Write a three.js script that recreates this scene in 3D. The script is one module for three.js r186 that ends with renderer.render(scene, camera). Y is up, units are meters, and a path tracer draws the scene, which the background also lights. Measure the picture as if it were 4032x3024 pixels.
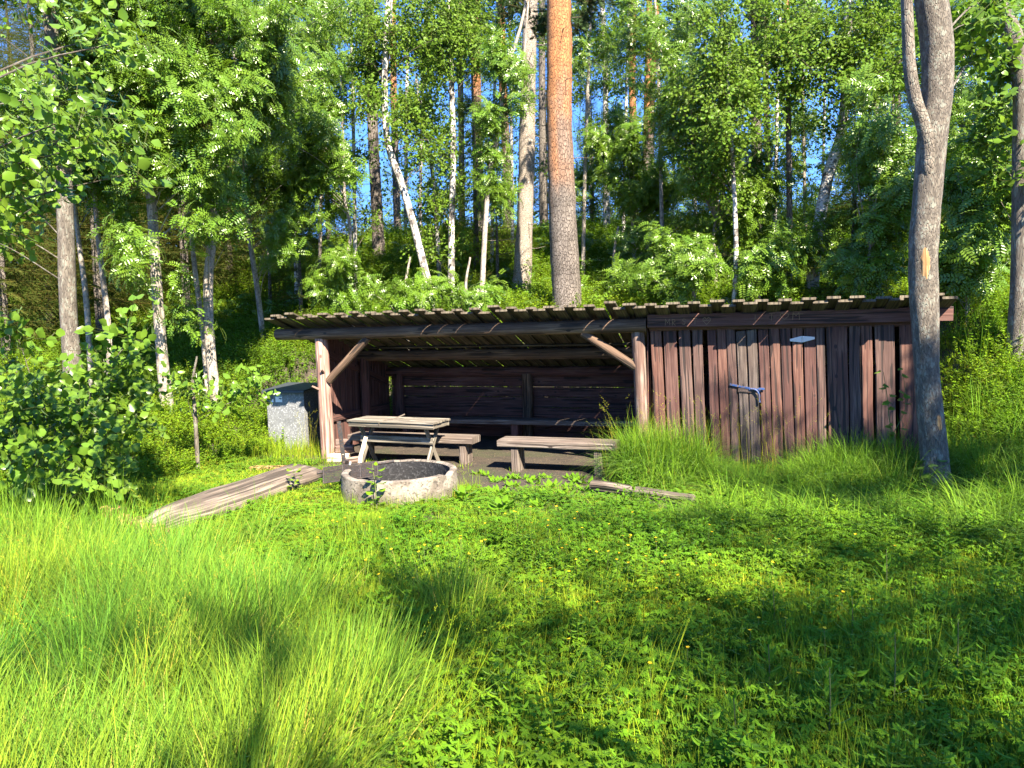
import * as THREE from 'three';
import { mergeGeometries } from 'three/addons/utils/BufferGeometryUtils.js';

// ---------- camera, sky, sun, exposure ----------
const scene = new THREE.Scene();
const EYE = 1.85;
const camera = new THREE.PerspectiveCamera(57, 4 / 3, 0.1, 2000);
camera.rotation.order = 'YXZ';
camera.position.set(0, EYE, 0);
camera.rotation.set(THREE.MathUtils.degToRad(-4.4), 0, THREE.MathUtils.degToRad(-1.2));
const SUN_AZ = THREE.MathUtils.degToRad(24), SUN_EL = THREE.MathUtils.degToRad(45);
const SUN = new THREE.Vector3(Math.cos(SUN_EL) * Math.sin(SUN_AZ), Math.sin(SUN_EL), Math.cos(SUN_EL) * Math.cos(SUN_AZ));
{
  const W = 512, H = 256, d = new Float32Array(W * H * 4), v = new THREE.Vector3();
  for (let j = 0; j < H; j++) for (let i = 0; i < W; i++) {
    const el = ((j + 0.5) / H - 0.5) * Math.PI, a = ((i + 0.5) / W - 0.5) * 2 * Math.PI;
    v.set(Math.cos(el) * Math.cos(a), Math.sin(el), Math.cos(el) * Math.sin(a));
    const up = Math.max(0, Math.sin(el)), hz = Math.pow(1 - up, 3), c = Math.max(0, v.dot(SUN)), g = 0.1 * Math.pow(c, 6) + 0.5 * Math.pow(c, 60), k = (j * W + i) * 4;
    d[k] = 0.034 + 0.055 * hz + 0.55 * g; d[k + 1] = 0.112 + 0.10 * hz + 0.6 * g; d[k + 2] = 0.37 + 0.09 * hz + 0.6 * g; d[k + 3] = 1;
  }
  const sky = new THREE.DataTexture(d, W, H, THREE.RGBAFormat, THREE.FloatType);
  sky.mapping = THREE.EquirectangularReflectionMapping; sky.magFilter = sky.minFilter = THREE.LinearFilter; sky.needsUpdate = true;
  scene.background = sky; scene.environment = sky;
}
const sun = new THREE.DirectionalLight(0xfff2dc, 5);
sun.position.copy(SUN).multiplyScalar(60).add(new THREE.Vector3(0, 0, -10)); sun.target.position.set(0, 0, -10);
sun.castShadow = true; sun.shadow.radius = 1.2; sun.shadow.mapSize.set(4096, 4096);
Object.assign(sun.shadow.camera, { left: -30, right: 30, top: 30, bottom: -30, near: 1, far: 160 });
scene.add(sun, sun.target);
const renderer = new THREE.WebGLRenderer({ antialias: true });
renderer.toneMapping = THREE.LinearToneMapping;
renderer.toneMappingExposure = 5.5;
renderer.shadowMap.enabled = true;

// ---------- helpers ----------
const V = (x, y, z) => new THREE.Vector3(x, y, z), { sin, cos, PI, min, max, abs, sqrt, pow, floor } = Math;
function rng(seed) { let s = seed >>> 0; const f = () => { s = (s + 0x6D2B79F5) >>> 0; let t = Math.imul(s ^ (s >>> 15), 1 | s); t = (t + Math.imul(t ^ (t >>> 7), 61 | t)) ^ t; return ((t ^ (t >>> 14)) >>> 0) / 4294967296; }; f.r = (a, b) => a + (b - a) * f(); f.g = () => (f() + f() + f() - 1.5) / 1.5; return f; }
const lerp = (a, b, t) => a + (b - a) * t, clamp = (x, a = 0, b = 1) => min(b, max(a, x)), sst = (a, b, x) => { const t = clamp((x - a) / (b - a)); return t * t * (3 - 2 * t); };
const hash = (x, y, s) => { let h = Math.imul(x, 374761393) + Math.imul(y, 668265263) + Math.imul(s, 1442695041); h = Math.imul(h ^ (h >>> 13), 1274126177); return ((h ^ (h >>> 16)) >>> 0) / 4294967296; };
const md = (a, n) => ((a % n) + n) % n;
function vn(x, y, s, px = 4096, py = 4096) { const i = floor(x), j = floor(y), f = x - i, g = y - j, a = f * f * (3 - 2 * f), b = g * g * (3 - 2 * g); const h = (p, q) => hash(md(p, px), md(q, py), s); return lerp(lerp(h(i, j), h(i + 1, j), a), lerp(h(i, j + 1), h(i + 1, j + 1), a), b); }
function fbm(x, y, s, px = 4096, py = 4096, o = 4) { let t = 0, a = 0.5, n = 0; for (let k = 0; k < o; k++) { t += a * vn(x, y, s + k, px, py); n += a; a *= 0.5; x *= 2; y *= 2; px *= 2; py *= 2; } return t / n; }
function worley(x, y, s, px, py) { const i = floor(x), j = floor(y); let a = 9, b = 9, id = 0; for (let p = -1; p < 2; p++) for (let q = -1; q < 2; q++) { const X = md(i + p, px), Y = md(j + q, py), dx = i + p + hash(X, Y, s) - x, dy = j + q + hash(X, Y, s + 7) - y, d = sqrt(dx * dx + dy * dy); if (d < a) { b = a; a = d; id = hash(X, Y, s + 3); } else if (d < b) b = d; } return [a, b - a, id]; }
// a texture that covers mu x mv metres; fn(u, v) gives linear [r, g, b, height]
function texPair(w, h, mu, mv, fn) {
  const c = new Uint8Array(w * h * 4), b = new Uint8Array(w * h * 4), to = (x) => { x = clamp(x); return 255 * (x <= 0.0031308 ? 12.92 * x : 1.055 * pow(x, 1 / 2.4) - 0.055); };
  for (let j = 0; j < h; j++) for (let i = 0; i < w; i++) { const r = fn(i / w, j / h), k = (j * w + i) * 4; c[k] = to(r[0]); c[k + 1] = to(r[1]); c[k + 2] = to(r[2]); b[k] = b[k + 1] = b[k + 2] = 255 * clamp(r[3]); c[k + 3] = b[k + 3] = 255; }
  return [c, b].map((d, n) => { const t = new THREE.DataTexture(d, w, h, THREE.RGBAFormat); t.wrapS = t.wrapT = THREE.RepeatWrapping; t.magFilter = THREE.LinearFilter; t.minFilter = THREE.LinearMipmapLinearFilter; t.generateMipmaps = true; if (!n) t.colorSpace = THREE.SRGBColorSpace; t.repeat.set(1 / mu, 1 / mv); t.needsUpdate = true; return t; });
}
const std = (o) => new THREE.MeshStandardMaterial({ roughness: 0.85, ...o });
const rgb = (r, g, b) => new THREE.Color().setRGB(r, g, b);
const surf = ([map, bumpMap], bumpScale, o = {}) => std({ map, bumpMap, bumpScale, ...o });
const mix3 = (a, b, t) => [lerp(a[0], b[0], t), lerp(a[1], b[1], t), lerp(a[2], b[2], t)];

// ---------- materials ----------
// grain runs along v
function woodTex(w, h, mu, mv, seed, base, worn, dark, wornAmt, knots = 5) {
  const R = rng(seed), kn = Array.from({ length: knots }, () => [R(), R(), R.r(0.012, 0.025)]);
  return texPair(w, h, mu, mv, (u, v) => {
    let du = 0, kd = 0; for (const [a, b, r] of kn) { let x = abs(u - a), y = abs(v - b); x = min(x, 1 - x) * mu; y = min(y, 1 - y) * mv; const q = sqrt(x * x + y * y * 0.2) / r; du += 0.02 / (1 + q * q) * (u > a ? 1 : -1); kd = max(kd, sst(1, 0.6, sqrt(x * x + y * y * 0.5) / r)); }
    const uu = u + du, g1 = fbm(uu * 90 * mu, v * 3 * mv, seed, 90 * mu, 3 * mv, 3), g2 = fbm(uu * 220 * mu, v * 7 * mv, seed + 9, 220 * mu, 7 * mv, 2), pat = fbm(u * 10 * mu, v * 3 * mv, seed + 20, 10 * mu, 3 * mv, 4);
    const crack = sst(0.70, 0.76, vn(uu * 60 * mu, v * 2 * mv, seed + 31, 60 * mu, 2 * mv));
    const wn = clamp(sst(0.42, 0.72, pat * 0.55 + g1 * 0.45) * wornAmt + (g2 - 0.5) * 0.25);
    let c = mix3(base, worn, wn); const m = 0.5 + 0.6 * g1 + 0.4 * g2; c = c.map((x) => x * m);
    c = mix3(c, dark, clamp(crack * 0.8 + kd * 0.75));
    return [...c, 0.55 + 0.35 * (g2 - 0.5) + 0.4 * (g1 - 0.5) - crack * 0.5];
  });
}
const M = {};
M.red = surf(woodTex(512, 1024, 1, 2, 11, [0.082, 0.032, 0.022], [0.145, 0.076, 0.053], [0.012, 0.007, 0.006], 0.75, 9), 0.004);
M.redGrey = surf(woodTex(512, 1024, 1, 2, 13, [0.068, 0.035, 0.028], [0.13, 0.083, 0.066], [0.011, 0.008, 0.007], 0.8, 9), 0.005);
M.redDeep = surf(woodTex(512, 1024, 1, 2, 14, [0.060, 0.023, 0.018], [0.108, 0.056, 0.044], [0.011, 0.006, 0.005], 0.65, 9), 0.005);
M.redDark = surf(woodTex(512, 1024, 1, 2, 17, [0.088, 0.035, 0.027], [0.15, 0.085, 0.067], [0.01, 0.006, 0.005], 0.5, 9), 0.004);
M.grey = surf(woodTex(512, 1024, 1, 2, 23, [0.14, 0.12, 0.09], [0.23, 0.205, 0.165], [0.035, 0.03, 0.022], 0.9, 8), 0.004);
M.doorGrey = surf(woodTex(256, 1024, 0.5, 2, 27, [0.060, 0.041, 0.033], [0.115, 0.088, 0.072], [0.012, 0.01, 0.008], 0.9, 5), 0.004);
M.roof = surf(woodTex(512, 1024, 1, 2, 29, [0.062, 0.047, 0.028], [0.12, 0.10, 0.066], [0.012, 0.01, 0.006], 0.8, 6), 0.003);
M.log = surf(woodTex(512, 1024, 1, 2, 37, [0.085, 0.05, 0.03], [0.20, 0.13, 0.08], [0.012, 0.008, 0.005], 0.8, 7), 0.006);
M.post = surf(woodTex(256, 1024, 0.6, 2, 41, [0.11, 0.062, 0.046], [0.21, 0.16, 0.13], [0.03, 0.018, 0.014], 0.85, 5), 0.003);
M.postSunlit = surf(woodTex(256, 1024, 0.6, 2, 44, [0.26, 0.14, 0.11], [0.38, 0.28, 0.225], [0.07, 0.04, 0.03], 0.85, 5), 0.003);  // post wood lightened for the sunlit corner post, sunlight put into its colour
M.slab = surf(woodTex(512, 1024, 0.8, 2.6, 43, [0.085, 0.064, 0.046], [0.19, 0.152, 0.115], [0.03, 0.022, 0.014], 0.9, 4), 0.012);
M.rot = surf(texPair(256, 256, 0.3, 0.3, (u, v) => { const n = fbm(u * 14, v * 14, 51, 14, 14), m = fbm(u * 5, v * 5, 56, 5, 5); return [...mix3([0.10, 0.045, 0.014], [0.42, 0.27, 0.10], sst(0.35, 0.7, n * 0.6 + m * 0.4)), n]; }), 0.02);
M.benchWood = surf(woodTex(512, 1024, 1, 2, 47, [0.098, 0.072, 0.056], [0.20, 0.168, 0.138], [0.02, 0.012, 0.009], 0.85, 7), 0.006);
M.birchwood = surf(woodTex(128, 512, 0.3, 1, 53, [0.52, 0.44, 0.32], [0.62, 0.55, 0.44], [0.25, 0.17, 0.09], 0.6, 1), 0.001);
M.carve = std({ color: rgb(0.24, 0.15, 0.09) });
const barkMap = (seed, nx, ny, a, b, f, w = 0.5, h = 1) => texPair(256, 512, w, h, (u, v) => { const wu = u + 0.2 * (fbm(u * 8, v * 8, seed, 8, 8) - 0.5), [d, e, id] = worley(wu * nx, v * ny, seed, nx, ny), n = fbm(u * 30, v * 40, seed + 5, 30, 40), edge = sst(0.02, 0.22, e); const c = mix3(a, b, clamp(id * 0.7 + n * 0.6 - 0.15)); return [...mix3(f, c, edge * (0.7 + 0.3 * n)), edge * (0.6 + 0.3 * id) + 0.2 * (n - 0.5)]; });
// neutral plated bark, tinted per vertex (pine bark turns from grey plates to thin orange flakes up the stem)
M.pine = surf(barkMap(61, 10, 7, [0.5, 0.47, 0.44], [1, 0.98, 0.95], [0.26, 0.22, 0.19]), 0.02, { vertexColors: true });
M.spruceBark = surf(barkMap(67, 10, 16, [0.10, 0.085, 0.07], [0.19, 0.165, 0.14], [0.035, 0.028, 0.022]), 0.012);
M.paleBark = surf(barkMap(69, 11, 18, [0.24, 0.20, 0.16], [0.42, 0.36, 0.30], [0.10, 0.08, 0.06]), 0.012);
M.alder = surf(texPair(256, 512, 0.5, 1, (u, v) => { const [d, e, id] = worley(u * 24 + 0.8 * fbm(u * 8, v * 8, 72, 8, 8), v * 13 + 0.9 * fbm(u * 10, v * 10, 73, 10, 10), 71, 24, 13), n = fbm(u * 24, v * 24, 75, 24, 24), p = fbm(u * 5, v * 9, 79, 5, 9), [d2] = worley(u * 9, v * 18, 83, 9, 18); let c = mix3([0.075, 0.06, 0.043], [0.19, 0.16, 0.125], clamp(n * 0.8 + id * 0.35)); c = c.map((x) => x * (0.45 + 1.1 * p)); c = mix3([0.035, 0.03, 0.024], c, 0.35 + 0.65 * sst(0, 0.14, e)); c = mix3(c, [0.23, 0.245, 0.195], 0.6 * sst(0.44, 0.56, p * 0.6 + n * 0.4) * sst(0.5, 0.3, d2)); return [...c, sst(0, 0.2, e) * 0.7 + n * 0.3]; }), 0.012);
M.rowanBark = surf(texPair(256, 512, 0.4, 0.8, (u, v) => { const n = fbm(u * 12, v * 16, 87, 12, 16), p = fbm(u * 4, v * 5, 89, 4, 5), l = sst(0.72, 0.8, vn(u * 10, v * 60, 91, 10, 60)); let c = mix3([0.15, 0.125, 0.10], [0.34, 0.30, 0.25], sst(0.3, 0.7, n * 0.5 + p * 0.5)); c = mix3(c, [0.08, 0.06, 0.045], l * 0.6); return [...c, n - l * 0.4]; }), 0.004);
M.birch = surf(texPair(256, 512, 0.4, 0.8, (u, v) => { const n = fbm(u * 10, v * 20, 93, 10, 20), l = sst(0.66, 0.74, vn(u * 7, v * 55, 95, 7, 55)), p = sst(0.55, 0.66, fbm(u * 4, v * 5, 97, 4, 5)); let c = mix3([0.36, 0.33, 0.29], [0.56, 0.54, 0.50], n); c = mix3(c, [0.06, 0.05, 0.045], clamp(l * 0.8 + p * 0.85)); return [...c, n * 0.4 + 0.5 - p * 0.5 - l * 0.2]; }), 0.005);
M.twig = std({ color: rgb(0.10, 0.08, 0.06) });
M.concrete = surf(texPair(512, 512, 0.8, 0.8, (u, v) => { const n = fbm(u * 8, v * 8, 101, 8, 8, 5), f = fbm(u * 60, v * 60, 107, 60, 60, 2), s = sst(0.75, 0.82, vn(u * 50, v * 50, 109, 50, 50)); let c = mix3([0.105, 0.086, 0.066], [0.215, 0.185, 0.148], sst(0.3, 0.7, n)); c = c.map((x) => x * (0.8 + 0.4 * f) * (1 - 0.5 * s)); return [...c, n * 0.5 + f * 0.4 - s * 0.4]; }), 0.006);
M.soot = surf(texPair(256, 256, 0.5, 0.5, (u, v) => { const n = fbm(u * 12, v * 12, 111, 12, 12), f = sst(0.55, 0.75, fbm(u * 30, v * 30, 115, 30, 30, 2)); return [...mix3([0.008, 0.008, 0.009], [0.055, 0.055, 0.058], f * n), n]; }), 0.01);
M.zinc = surf(texPair(512, 512, 0.5, 0.5, (u, v) => { const [d, e, id] = worley(u * 26, v * 26, 121, 26, 26), n = fbm(u * 6, v * 6, 125, 6, 6), sp = sst(0.78, 0.9, id) * sst(0.5, 0.2, d); const k = 0.135 + 0.06 * id + 0.08 * (n - 0.5) + 0.16 * sp; return [k, k * 1.04, k * 1.08, 0.5 + 0.2 * id]; }), 0.0008, { metalness: 0.1, roughness: 0.5 });
M.lid = std({ color: rgb(0.05, 0.06, 0.07), roughness: 0.45, metalness: 0.3 });
M.iron = surf(texPair(128, 128, 0.2, 0.2, (u, v) => { const n = fbm(u * 10, v * 10, 131, 10, 10), r = sst(0.55, 0.7, fbm(u * 16, v * 16, 135, 16, 16)); return [...mix3([0.035, 0.033, 0.033], [0.10, 0.05, 0.03], r * 0.7).map((x) => x * (0.6 + 0.8 * n)), n]; }), 0.002, { metalness: 0.4, roughness: 0.55 });
M.steel = std({ color: rgb(0.52, 0.52, 0.50), metalness: 0.7, roughness: 0.42 });
M.blue = surf(texPair(128, 128, 0.15, 0.15, (u, v) => { const r = sst(0.52, 0.66, fbm(u * 8, v * 8, 137, 8, 8)); return [...mix3([0.03, 0.07, 0.20], [0.12, 0.09, 0.075], r), 0.5]; }), 0.001, { metalness: 0.2, roughness: 0.5 });
M.paper = std({ color: rgb(0.78, 0.78, 0.76) });
M.green = std({ color: rgb(0.03, 0.16, 0.08) });
M.ink = std({ color: rgb(0.03, 0.03, 0.035) });
M.soil = surf(texPair(512, 512, 1.6, 1.6, (u, v) => { const n = fbm(u * 14, v * 14, 141, 14, 14, 5), p = fbm(u * 4, v * 4, 145, 4, 4), [d, e, id] = worley(u * 60, v * 60, 147, 60, 60), lit = sst(0.8, 0.86, id); let c = mix3([0.016, 0.012, 0.008], [0.052, 0.038, 0.025], n); c = mix3(c, [0.028, 0.033, 0.010], sst(0.5, 0.65, p) * 0.6); c = mix3(c, [0.12, 0.085, 0.05], lit * sst(0.42, 0.2, d) * 0.8); return [...c, n * 0.7 + lit * 0.3]; }), 0.03);
M.rock = surf(texPair(256, 256, 1, 1, (u, v) => { const n = fbm(u * 7, v * 7, 151, 7, 7, 5), [d, e] = worley(u * 5, v * 5, 153, 5, 5); return [...mix3([0.16, 0.13, 0.11], [0.42, 0.36, 0.32], n).map((x) => x * (0.5 + 0.5 * sst(0, 0.12, e))), n]; }), 0.03);
const leafMat = (r, g, b, tr = 0.42, coat = 0.35, cr = 0.38) => new THREE.MeshPhysicalMaterial({ specularIntensity: 0.12, color: rgb(r, g, b), vertexColors: true, side: THREE.DoubleSide, roughness: 1, transmission: tr, thickness: 0, clearcoat: coat, clearcoatRoughness: cr });
M.rowan = leafMat(0.115, 0.21, 0.012, 0.42, 0.9, 0.26);
M.birchLeaf = leafMat(0.105, 0.19, 0.012, 0.45, 0.25);
M.alderLeaf = leafMat(0.11, 0.205, 0.014, 0.45, 0.6, 0.28);
M.spruceNeedle = leafMat(0.060, 0.100, 0.013, 0.25, 0.08);
M.pineNeedle = leafMat(0.045, 0.075, 0.022, 0.15, 0.15);
M.grass = leafMat(0.172, 0.268, 0.012, 0.42, 0.10, 0.45);
M.grassCool = leafMat(0.108, 0.222, 0.012, 0.42, 0.14, 0.42);
M.grassTall = leafMat(0.148, 0.252, 0.02, 0.42, 0.12, 0.42);
M.herb = leafMat(0.10, 0.215, 0.007, 0.42, 0.12, 0.45);
M.berry = leafMat(0.135, 0.24, 0.005, 0.45, 0.12, 0.45);
M.straw = leafMat(0.30, 0.25, 0.12, 0.3, 0.1);
M.petal = leafMat(0.75, 0.50, 0.01, 0.3, 0.4);
M.stem = std({ color: rgb(0.09, 0.11, 0.03) });

// ---------- naming ----------
const used = new Map();
function numbered(n) { const k = used.get(n) || 0; used.set(n, k + 1); return k ? n + '_' + String(k).padStart(3, '0') : n; }
function tag(o, label, category, group, kind) { if (label) o.userData.label = label; if (category) o.userData.category = category; if (group) o.userData.group = group; if (kind) o.userData.kind = kind; return o; }
function thing(name, label, category, pos = [0, 0, 0], turn = 0, group) { const g = new THREE.Group(); g.name = numbered(name); g.position.set(...pos); g.rotation.y = turn; scene.add(g); return tag(g, label, category, group); }
function part(name, geo, mat, parent, pos, rot) { const m = new THREE.Mesh(geo, mat); m.name = name; m.castShadow = m.receiveShadow = true; if (pos) m.position.set(...pos); if (rot) m.rotation.set(...rot); parent.add(m); return m; }
function sub(name, parent) { const g = new THREE.Group(); g.name = name; parent.add(g); return g; }
// place a piece that runs along +y so that it lies from a to b; its x axis turns as near to `side` as it can
function along(m, a, b, side) { const y = V(...b).sub(V(...a)).normalize(), s = side ? V(...side) : (abs(y.x) < 0.9 ? V(1, 0, 0) : V(0, 0, 1)), z = s.clone().cross(y).normalize(), x = y.clone().cross(z); m.quaternion.setFromRotationMatrix(new THREE.Matrix4().makeBasis(x, y, z)); m.position.set((a[0] + b[0]) / 2, (a[1] + b[1]) / 2, (a[2] + b[2]) / 2); return m; }

// ---------- solid pieces ----------
// a sawn board w (x) by t (z) by l (y): eased edges, slightly uneven, uv in metres along the grain
function board(l, w, t, seed, ease = 0.006, rough = 0.003, seg = 3) {
  const R = rng(seed * 7919 + 5), e = min(ease, t * 0.4), a = w / 2, b = t / 2, prof = [[-a + e, -b], [a - e, -b], [a, -b + e], [a, b - e], [a - e, b], [-a + e, b], [-a, b - e], [-a, -b + e]], P = [], U = [], I = [], ou = R() * 3, ov = R() * 3, n = prof.length; let per = [0];
  for (let k = 0; k < n; k++) { const p = prof[k], q = prof[(k + 1) % n]; per.push(per[k] + Math.hypot(q[0] - p[0], q[1] - p[1])); }
  const J = []; for (let s = 0; s <= seg; s++) { const wv = R.g() * rough * 1.5, wt = R.g() * rough, row = []; for (let k = 0; k < n; k++) row.push([prof[k][0] + R.g() * rough + wv, -l / 2 + l * s / seg + (s === 0 || s === seg ? R.g() * rough * 2 : 0), prof[k][1] + R.g() * rough * 0.5 + wt]); J.push(row); }
  for (let s = 0; s < seg; s++) for (let k = 0; k < n; k++) { const k2 = (k + 1) % n, o = P.length / 3; for (const [p, u, v] of [[J[s][k], per[k], s], [J[s][k2], per[k + 1], s], [J[s + 1][k2], per[k + 1], s + 1], [J[s + 1][k], per[k], s + 1]]) { P.push(...p); U.push(u + ou, v * l / seg + ov); } I.push(o, o + 3, o + 2, o, o + 2, o + 1); }
  for (const [s, fl] of [[0, 0], [seg, 1]]) { const o = P.length / 3; for (let k = 0; k < n; k++) { P.push(...J[s][k]); U.push(J[s][k][0] + ou, J[s][k][2] * 0.15 + ov); } for (let k = 1; k < n - 1; k++) fl ? I.push(o, o + k + 1, o + k) : I.push(o, o + k, o + k + 1); }
  return geo(P, I, U);
}
function geo(P, I, U, C) { const g = new THREE.BufferGeometry(); g.setAttribute('position', new THREE.Float32BufferAttribute(P, 3)); if (U) g.setAttribute('uv', new THREE.Float32BufferAttribute(U, 2)); if (C) g.setAttribute('color', new THREE.Float32BufferAttribute(C, 3)); g.setIndex(I); g.computeVertexNormals(); return g; }
// a round stem through points [x, y, z, r] (V-ordered), with noise on the radius and capped ends
function stem(pts, radial, seg, seed, bump = 0.05, colorAt, cap = true) {
  const cv = new THREE.CatmullRomCurve3(pts.map((p) => V(p[0], p[1], p[2])), false, 'centripetal'), P = [], U = [], C = [], I = [], len = cv.getLength(), R = rng(seed), ou = R() * 2, ov = R() * 2;
  let nx = V(1, 0, 0); const t = V(), q = V();
  for (let s = 0; s <= seg; s++) {
    const f = s / seg; cv.getPoint(f, q); cv.getTangent(f, t); nx.addScaledVector(t, -nx.dot(t)).normalize(); const ny = t.clone().cross(nx), x = f * (pts.length - 1), i = min(pts.length - 2, floor(x)), r0 = lerp(pts[i][3], pts[i + 1][3], x - i);
    for (let k = 0; k <= radial; k++) { const a = k / radial * 2 * PI, kk = k % radial, r = r0 * (1 + bump * 2 * (fbm(kk / radial * 6, f * len * 2.2, seed + 3, 6, 4096, 3) - 0.5)); P.push(q.x + r * (cos(a) * nx.x + sin(a) * ny.x), q.y + r * (cos(a) * nx.y + sin(a) * ny.y), q.z + r * (cos(a) * nx.z + sin(a) * ny.z)); U.push(k / radial * 2 * PI * max(0.03, pts[0][3]) + ou, f * len + ov); if (colorAt) C.push(...colorAt(q, a)); }
  }
  const w = radial + 1; for (let s = 0; s < seg; s++) for (let k = 0; k < radial; k++) { const a = s * w + k; I.push(a, a + 1, a + w, a + 1, a + w + 1, a + w); }
  if (cap) for (const s of [0, seg]) { const o = P.length / 3, c = [0, 0, 0]; for (let k = 0; k < radial; k++) for (let d = 0; d < 3; d++) c[d] += P[(s * w + k) * 3 + d] / radial; P.push(...c); U.push(0.3, 0.02); if (colorAt) C.push(...colorAt(q, 0)); for (let k = 0; k <= radial; k++) { const j = (s * w + k) * 3; P.push(P[j], P[j + 1], P[j + 2]); U.push(0.3 + 0.1 * cos(k), 0.02 + 0.02 * sin(k)); if (colorAt) C.push(...colorAt(q, 0)); } for (let k = 1; k <= radial; k++) s ? I.push(o, o + k, o + k + 1) : I.push(o, o + k + 1, o + k); }
  return geo(P, I, U, colorAt ? C : null);
}
function log(a, b, r0, r1, seed, radial = 14, bow = 0.01) { const R = rng(seed), n = 5, pts = []; for (let k = 0; k <= n; k++) { const f = k / n; pts.push([lerp(a[0], b[0], f) + R.g() * bow, lerp(a[1], b[1], f) + R.g() * bow, lerp(a[2], b[2], f) + R.g() * bow, lerp(r0, r1, f) * (1 + R.g() * 0.03)]); } return stem(pts, radial, 12, seed, 0.05); }

// ---------- ground ----------
const CY = cos(THREE.MathUtils.degToRad(17.5)), SY = sin(THREE.MathUtils.degToRad(17.5)), PX = -2.75, PZ = -10.4;
const toLocal = (x, z) => [(x - PX) * CY + (z - PZ) * SY, -(x - PX) * SY + (z - PZ) * CY];   // u along the front, w towards the camera
const toWorld = (u, w) => [PX + u * CY - w * SY, PZ + u * SY + w * CY];
const PROF = { c: [[-12, 0.28], [-10, 0.28], [-4, 0.05], [-1, 0], [2.35, 0], [2.75, 0.2], [3.3, 0.9], [4.4, 2.05], [6.7, 2.55], [10, 3.8], [13, 4.65], [17, 5], [90, 5.2]], l: [[-12, 0.3], [-10, 0.3], [-4, 0.2], [-1.5, 0.5], [0, 0.55], [2.8, 1.35], [4.5, 1.9], [7, 3.1], [9, 3.7], [12, 4.6], [17, 5], [90, 5.2]], r: [[-12, 0.3], [-10, 0.3], [-3, 0.08], [-0.8, 0.12], [0.2, 0.45], [1.3, 1.0], [2.4, 1.9], [3.5, 2.15], [6, 2.5], [10, 3.8], [13, 4.65], [17, 5], [90, 5.2]] };
const pl = (t, x) => { if (x <= t[0][0]) return t[0][1]; for (let k = 1; k < t.length; k++) if (x < t[k][0]) return lerp(t[k - 1][1], t[k][1], (x - t[k - 1][0]) / (t[k][0] - t[k - 1][0])); return t[t.length - 1][1]; };
const sm = (t, x) => (pl(t, x - 0.25) + pl(t, x) + pl(t, x + 0.25)) / 3;
function ground(x, z) {
  const [u, w] = toLocal(x, z), d = -w, l = sst(-1.5, -2.9, u), r = sst(8.0, 9.1, u), flat = sst(-1.7, -1.2, u) * sst(8.3, 7.9, u) * sst(-2.6, -2.3, w) * sst(2.5, 0.5, w);
  const h = lerp(lerp(sm(PROF.c, d), sm(PROF.l, d), l), sm(PROF.r, d), r) + (1 - flat * 0.85) * (0.14 * (fbm(x * 0.5 + 50, z * 0.5 + 50, 5) - 0.5) + 0.08 * (fbm(x * 2.3 + 90, z * 2.3 + 90, 8) - 0.5));
  return h;
}
// bare, trodden earth: 1 where nothing grows
function bare(x, z) { const [u, w] = toLocal(x, z), n = fbm(x * 1.7 + 20, z * 1.7 + 20, 33) - 0.5; let b = sst(-0.1, 0.3, u) * sst(4.75, 4.45, u) * sst(2.1 + n * 1.8 - 1.0 * sst(2.4, 0.8, u), 1.3 + n * 1.8 - 0.8 * sst(2.4, 0.8, u), w) * sst(-2.4, -2.2, w); b = max(b, sst(0.34, 0.15, Math.hypot(x + 0.76, (z + 6.63) * 0.8)) * 0.9); b = max(b, sst(0.66, 0.55, Math.hypot(x + 1.29, z + 7.90))); b = max(b, 0.9 * sst(0.42, 0.2, Math.hypot(x + 2.62 + clamp((z + 8.9) / 2.6) * 0.76, (z + 8.78 - clamp((z + 8.9) / 2.6) * 2.4) * 0.6))); { const hx = x - 0.88, hz2 = z + 7.8, t = clamp((hx * 0.752 + hz2 * 0.659) / 1.22), q = Math.hypot(hx - t * 0.917, hz2 - t * 0.804); b = max(b, 0.97 * sst(0.34, 0.16, q)); } b = max(b, u > 4.6 && u < 7.85 && w < 0.06 && w > -2.4 ? 1 : 0); return b; }
{
  const nx = 190, nz = 230, P = [], U = [], I = [], warp = (t, a, b) => t * a + Math.sign(t) * pow(abs(t), 5) * b;
  for (let j = 0; j <= nz; j++) for (let i = 0; i <= nx; i++) { const x = warp(i / nx * 2 - 1, 22, 400), z = -9 + warp(j / nz * 2 - 1, 22, 400); P.push(x, ground(x, z), z); U.push(x, z); }
  for (let j = 0; j < nz; j++) for (let i = 0; i < nx; i++) { const a = j * (nx + 1) + i; I.push(a, a + nx + 1, a + 1, a + 1, a + nx + 1, a + nx + 2); }
  const m = part('ground', geo(P, I, U), M.soil, scene); tag(m, 'dark soil of the clearing rising into the wooded bank', 'ground', null, 'structure');
}

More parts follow.
